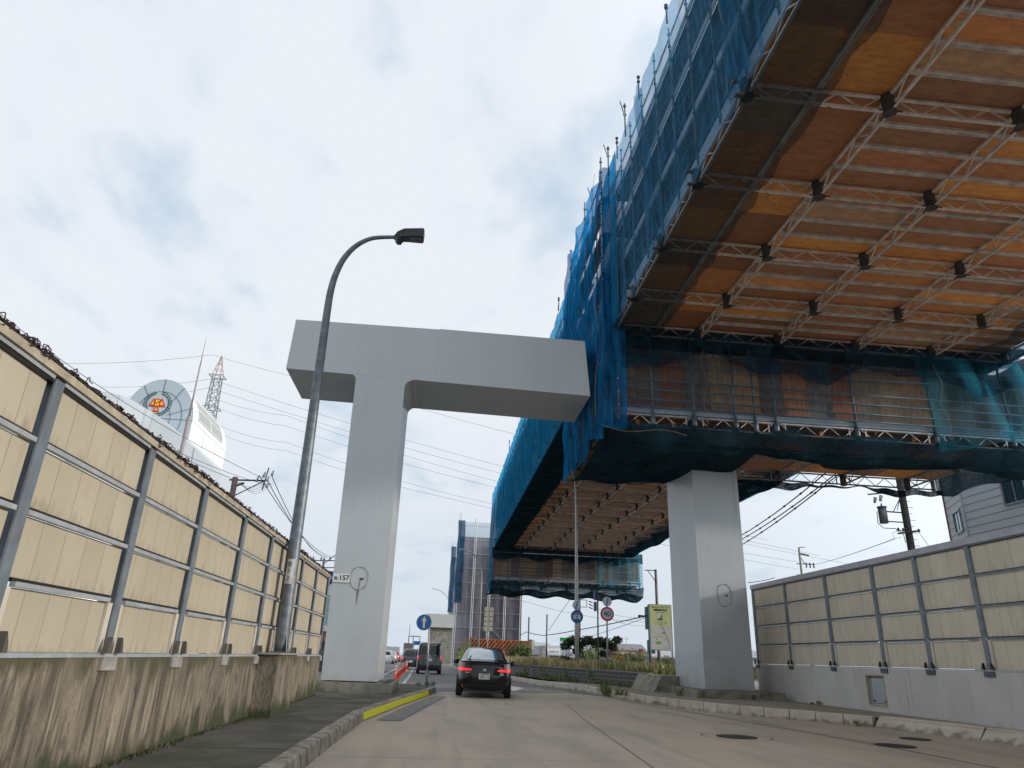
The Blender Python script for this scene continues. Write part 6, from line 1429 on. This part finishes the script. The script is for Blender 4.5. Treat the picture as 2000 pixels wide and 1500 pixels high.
# white box lorry
Y = 84; a = P(1070, 1290, Y); b = P(1095, 1290, Y); t = T('lorry', 'white lorry facing the camera beyond the verge, between the bare pole and the shrub', 'lorry', ((a.x + b.x) / 2, Y, 0)); zt = P(1080, 1266, Y).z; zw = P(1080, 1279, Y).z
g = MB(); g.box(a.x, b.x, Y, Y + 1.6, .4, zw + .1); g.prism([(a.x, Y, zw + .1), (a.x, Y + 1.6, zw + .1), (a.x, Y + 1.6, zt), (a.x, Y + .8, zt)], (b.x - a.x, 0, 0)); cb = g.build('cab', cwhite, t, recalc=True)
g = MB(); g.box(a.x + .12, b.x - .12, Y - .03, Y, zw - 1.0, zw - .05); g.build('windscreen', mat('lorry_glass', (.10, .11, .12), .1, .2), cb); g = MB(); g.box(a.x - .1, b.x + .1, Y + 1.7, Y + 7, .9, zt + .3); g.build('cargo_box', cwhite, t)
g = MB(); w2 = (a.x + b.x) / 2
for k_ in range(8): g.box(w2 - .55 + k_ * .14, w2 - .47 + k_ * .14, Y - .02, Y - .0, zw + .25, zw + .42 + .04 * (k_ % 2))
g.build('front_lettering', mat('lorry_letters', (.20, .16, .10), .6), cb)
for x in (a.x + .2, b.x - .2):
    g = MB(); g.tube((x - .15, Y + .8, .4), (x + .15, Y + .8, .4), .4, 14); g.build('wheel', MC['tyre'], t)
# white pillar-like block by the lorry
q0 = P(1058, 1290, 75); q1 = P(1067, 1263, 75); t = T('concrete_pillar', 'pale rounded concrete pillar standing left of the white lorry', 'pillar', (q0.x, 75, 0)); g = MB(); g.prism([(q0.x, 75, 0), (q1.x, 75, 0), (q1.x, 75, q1.z), (q0.x + .25, 75, q1.z), (q0.x, 75, q1.z - .35)], (0, .6, 0)); g.build('shaft', mat('pale_pillar', (.42, .42, .44), .6), t, recalc=True)
# green shop sign
Y = 96; q = P(1100, 1250, Y); t = T('shop_sign', 'green and white roadside sign on a thin pole above the small houses', 'shop sign', (q.x, Y, 0)); a = P(1094, 1245, Y); b = P(1107, 1252, Y)
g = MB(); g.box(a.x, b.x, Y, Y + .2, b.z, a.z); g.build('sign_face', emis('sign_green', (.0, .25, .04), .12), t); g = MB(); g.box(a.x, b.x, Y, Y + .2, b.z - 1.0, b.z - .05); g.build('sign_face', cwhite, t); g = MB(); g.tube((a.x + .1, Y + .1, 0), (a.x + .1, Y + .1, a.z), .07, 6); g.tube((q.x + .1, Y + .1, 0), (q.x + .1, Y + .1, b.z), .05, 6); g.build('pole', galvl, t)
Y = 100; a = P(1036, 1250, Y); b = P(1044, 1262, Y); g = MB(); g.box(a.x, b.x, Y, Y + .2, b.z, a.z); g.tube((a.x + .3, Y + .1, 0), (a.x + .3, Y + .1, b.z), .07, 5); o = g.build('pale_sign', mat('pale_green', (.45, .55, .48), .5)); tag(o, 'pale green square sign beside the first bare pole', 'sign')
# parked cars and rail beyond the verge
small_car('white taxi roof just showing over the golden grass near the first bare pole', cwhite, P(1042, 1290, 88).x, 88, 90, False, 1.5)
small_car('white car parked far behind the dark shrub, left of the 40 sign', cwhite, P(1150, 1290, 72).x, 72, 90, False, 1.55); small_car('silver car parked far behind the weeds, right of the 40 sign', csilver, P(1222, 1290, 70).x, 70, 90, False, 1.5)
q = P(1212, 1292, 66); t = T('orange_machine', 'small orange machine half hidden in the weeds right of the 40 sign', 'machine', (q.x, 66, 0)); g = MB(); g.box(q.x - .5, q.x + .3, 66, 67, .8, 1.75); g.ci = 1; g.box(q.x - .55, q.x + .35, 65.95, 67.05, 1.752, 1.85); g.build('body', [mat('machine_orange', (.75, .30, .03), .5), black], t); g = MB(); g.tube((q.x - .3, 66.5, .4), (q.x - .3, 66.4, .9), .3, 10); g.build('wheel', MC['tyre'], t)
q = P(1253, 1300, 60); g = MB(); g.box(q.x - .12, q.x + .18, 60, 60.25, 0, 2.2); g.box(q.x - .15, q.x + .21, 59.97, 60.28, 2.2, 2.26); o = g.build('red_post', mat('red_post', (.35, .05, .04), .6)); tag(o, 'short dark red post standing in the weeds left of the evacuation board', 'post')
# left sliver behind the T pier: blue shop
Y = 48; a = P(600, 1200, Y).x; b = P(668, 1200, Y).x; t = T('shop', 'shop with blue fascia and teal glass glimpsed left of the T shaped pier', 'shop', ((a + b) / 2, Y, 0)); z1 = P(645, 1116, Y).z; z2 = P(645, 1140, Y).z; z3 = P(640, 1163, Y).z; z4 = P(635, 1222, Y).z; z5 = P(632, 1240, Y).z
g = MB(); g.box(a, b, Y, Y + 8, 0, z1 - .1); g.build('wall', mat('shop_dark', (.06, .06, .08), .6), t); g = MB(); g.box(a, b, Y - .2, Y - .02, z2, z1); fs = g.build('fascia', mat('fascia_blue', (.02, .09, .30), .5), t)
text('fascia_text', 'OC', .9, cwhite, fs, P(647, 1130, Y).x, Y - .24, (z1 + z2) / 2 - .05, bold=.02)
g = MB(); g.box(a, b, Y - .1, Y - .02, z3, z2 - .01); g.build('upper_band', cwhite, t); g = MB(); g.box(a, b, Y - .08, Y - .02, z4, z3 - .02); g.build('window', mat('teal_glass', (.30, .42, .43), .15, .4), t); g = MB(); g.box(a, b, Y - .3, Y - .02, z4 - .35, z4); g.build('ledge', cwhite, t); g = MB(); g.box(a, b, Y - .12, Y - .02, z5 - .4, z4 - .36); g.build('brick_band', mat('brick_band', (.36, .15, .09), .8), t)
# distant left skyline
t = T('shop', 'distant dark roadside building with a roof frame beyond the queue of cars', 'shop', (-9, 170, 0)); a = P(790, 1242, 170); b = P(806, 1260, 170); g = MB(); g.box(a.x, b.x, 170, 180, 0, a.z - 1.5); g.build('wall', mat('far_dark', (.10, .10, .11), .8), t); g = MB()
for x in (a.x + 1, b.x, b.x + 1.5): g.tube((x, 170, a.z - 1.5), (x, 170, a.z), .12, 4)
g.tube((a.x + 1, 170, a.z), (b.x + 1.5, 170, a.z), .12, 4); g.tube((b.x - 1, 171, a.z - 1), (b.x - 1, 171, a.z + 2.5), .08, 4); g.build('roof_frame', galvd, t)
t = T('road_sign', 'distant blue direction board over the left carriageway', 'road sign', (-6, 150, 0)); a = P(808, 1252, 150); b = P(821, 1260, 150); g = MB(); g.box(a.x, b.x, 150, 150.2, b.z, a.z); g.build('sign_plate', blue, t); g = MB(); g.tube((a.x + .1, 150.3, 0), (a.x + .1, 150.3, a.z), .12, 6); g.tube((a.x, 150.3, (a.z + b.z) / 2), (b.x + 3, 150.3, (a.z + b.z) / 2), .09, 5); g.build('gantry', galvl, t)
house('pale distant house at the far left, over the queue of cars', 742, 772, 1262, 160, (.40, .40, .41), (.20, .20, .22), 8, False, 1.6, 2)
# ------------------------------------------------------------------ plants
GREEN = [(.9, .9, .9), (1.3, 1.15, .8), (.6, .7, .7)]; YEL = [(3.2, 1.7, 2.2), (2.4, 1.5, 1.5), (1.5, 1.2, .9)]
def plant(name, label, cat, spots, n, size, cols, squash=(1, 1, 1), stems=True, bias=.5):
    x, y, z, r = spots[0]; t = T(name, label, cat, (x, y, .6)); g = MB()
    for (a, b, c, r_) in spots: foliage(g, (a, b, c), r_, int(n * r_ / r), size, cols, squash, bias)
    g.build('foliage', leafm, t)
    if stems:
        g = MB()
        for (a, b, c, r_) in spots: g.path([(x, y, .1), ((x + a) / 2 + rnd(-.1, .1), (y + b) / 2, (c + .3) / 2), (a, b, c)], [.035, .025, .01], 5)
        g.build('stem', mat('bark', (.10, .075, .05), .9), t)
    return t
def S(px, py, Y, r): q = P(px, py, Y); return (q.x, q.y, q.z, r)
DK = [(.45, .42, .5), (.30, .30, .35), (.65, .6, .6)]
plant('broadleaf_shrub', 'dark drooping broadleaf shrub grown round the car sign pole', 'shrub', [S(1165, 1256, 48, .45), S(1118, 1250, 48, .35), S(1142, 1252, 48, .40), S(1130, 1262, 48, .35), S(1105, 1263, 48, .35), S(1185, 1258, 48, .42), S(1205, 1250, 48, .32), S(1196, 1263, 48, .35), S(1128, 1272, 47, .32), S(1180, 1277, 48, .3), S(1103, 1290, 46, .40), S(1112, 1293, 46, .34), S(1152, 1250, 48, .36), S(1176, 1252, 48, .36), S(1110, 1256, 48, .3)], 190, .15, DK, (1.1, 1, .75))
plant('green_bush', 'bright green rounded bush behind the dark shrub', 'bush', [S(1150, 1277, 56, .95), S(1138, 1285, 56, .8), S(1165, 1284, 56, .8), S(1150, 1292, 55, .8)], 420, .10, [(1.5, 1.35, 1.0), (1.1, 1.05, .9), (1.9, 1.5, 1.2)])
plant('green_bush', 'leafy green bush in front of the striped hoarding', 'bush', [S(1010, 1272, 60, .7), S(1024, 1270, 60, .65), S(1000, 1278, 60, .5), S(1032, 1280, 60, .55)], 260, .12, [(1.2, 1.2, .8), (.8, .9, .8), (1.7, 1.4, 1.0)])
plant('tall_weed', 'yellow green weeds at the roadside left of the black car, behind the van', 'weeds', [(2.35, 62, .7, .7), (2.55, 66, 1.1, .8), (2.6, 58, .6, .6), (2.9, 70, 1.2, .8), (2.5, 54, .5, .5)], 300, .11, [(1.9, 1.5, .9), (1.3, 1.2, .8), (2.6, 1.7, 1.2)], (1, 1.6, 1.0))
plant('green_bush', 'green bush at the foot of the mesh gate behind the black car', 'bush', [(2.6, 72, 1.3, .8), (3.0, 71, 1.7, .7)], 280, .12, [(1.0, 1.0, .8), (1.5, 1.3, .9)])
plant('tall_weed', 'tall weeds with yellow tips around the foot of the 40 sign', 'weeds', [S(1200, 1293, 44, .45), S(1212, 1286, 44, .5), S(1226, 1292, 43, .5), S(1238, 1286, 43, .45), S(1250, 1290, 42, .45), S(1215, 1300, 42, .4)], 220, .075, [(2.6, 1.7, 1.2), (1.6, 1.3, .9), (3.4, 1.9, 1.2)], (1, 1, 1.2))
plant('round_bush', 'pale yellow green round bush behind the weeds, left of the evacuation board', 'bush', [S(1251, 1283, 58, .55)], 260, .09, [(2.4, 1.8, 1.2), (1.8, 1.5, 1.1)])
plant('tall_weed', 'weeds growing between the evacuation board and the right column', 'weeds', [S(1292, 1300, 33, .28), S(1302, 1296, 33, .3), S(1285, 1306, 32, .25)], 200, .055, [(2.2, 1.6, 1.1), (1.4, 1.2, .8)], (1, 1, 1.2))
plant('kerb_weed', 'green weed clump on the kerb where the concrete road ends', 'weeds', [(6.25, 26.9, .25, .22), (6.35, 27.8, .22, .22), (6.1, 26.2, .15, .14)], 150, .045, GREEN, (1, 1, 1.1), False)
plant('kerb_weed', 'green weed at the left front corner of the right column footing', 'weeds', [(8.2, 24.6, .32, .16)], 130, .04, [(1.5, 1.3, .8), (.9, 1, .8)], (1, 1, 1), False)
plant('kerb_weed', 'tiny dark weed against the front of the right column footing', 'weeds', [(10.2, 23.4, .27, .09)], 60, .03, DK, (1, 1, 1), False)
plant('kerb_weed', 'small yellowish weed on the pavement below the third post of the right wall', 'weeds', [(11.3, 21.4, .27, .10), (11.35, 21.9, .22, .07)], 60, .035, [(2.2, 1.6, .8)], (1, 1, .7), False)
plant('kerb_weed', 'small weed at the base of the kerb below the metal hatch', 'weeds', [(9.75, 16.85, .07, .10)], 70, .03, [(1.1, 1.1, .8)], (1, 1, .8), False)
plant('kerb_weed', 'little weeds at the foot of the blue arrow sign', 'weeds', [(-.2, 27.0, .2, .13), (-.5, 27.2, .2, .10), (0, 27.0, .22, .1)], 70, .035, [(1.6, 1.4, .8), (1, 1, .8)], (1.2, 1, .8), False)
for i, (x, y, r) in enumerate(((7.55, 34.6, .25), (6.9, 37.4, .22), (6.3, 41.5, .3), (5.8, 45.5, .3))):
    plant('wall_weed', ('nearest', 'second', 'third', 'farthest')[i] + ' weed clump growing from the ledge below the block wall', 'weeds', [(x - .25, y, .40, r), (x - .25, y + .3, .62, r * .8)], 130, .05, [(1.4, 1.2, .9), (1.0, 1.0, .8)], (1, 1, 1.4), False)
# long grass on the verge
g = MB()
def vergex(y):
    for a, b in zip(vb[:-1], vb[1:]):
        if y <= b[1]: return a[0] + (b[0] - a[0]) * (y - a[1]) / (b[1] - a[1])
    return 4.9
for _ in range(15000):
    y = 30.3 + (random.random() ** 1.25) * 48; x = vergex(y) + .2 + random.random() ** 1.4 * 5.5; gold = (y > 41) or random.random() < .45
    gold = random.random() < (.45 if y < 38 else .9); c = random.choice([(5.6, 2.5, 4.2), (6.8, 3.1, 5.6), (4.6, 2.2, 3.4)]) if gold else random.choice([(2.0, 1.5, 1.2), (1.3, 1.2, .9), (2.8, 1.8, 1.5)])
    blades(g, x, y, ZV - .02, rnd(.22, .62) * (1 if y < 45 else 1.15), .012 + y * .00022, c, .35)
tag(g.build('verge_grass', leafm), 'golden and green long grass covering the raised verge', 'grass', kind='stuff')
g = MB()
for _ in range(2600):
    y = rnd(24.5, 60); u = (y - 30) / 10; x = (vergex(y) if y > 30 else 6.5) - rnd(.12, .5) - (0.15 if y > 30 else 0)
    if math.sin(y * 1.9) + math.sin(y * .83) < .1: continue
    blades(g, x, y, .15, rnd(.08, .35), .012, random.choice([(1.6, 1.3, 1.0), (2.4, 1.6, 1.4), (1.0, 1.0, .8)]), .4)
for _ in range(1200):
    y = rnd(40, 75); x = 2.6 + rnd(-.3, .3) + (y - 60) * .0; blades(g, x, y, -.02, rnd(.1, .5), .02, random.choice([(2.4, 1.6, 1.3), (1.4, 1.2, .9), (3.6, 2, 2)]), .4)
tag(g.build('roadside_grass', leafm), 'thin grass and weeds growing along the foot of the block wall', 'grass', kind='stuff')
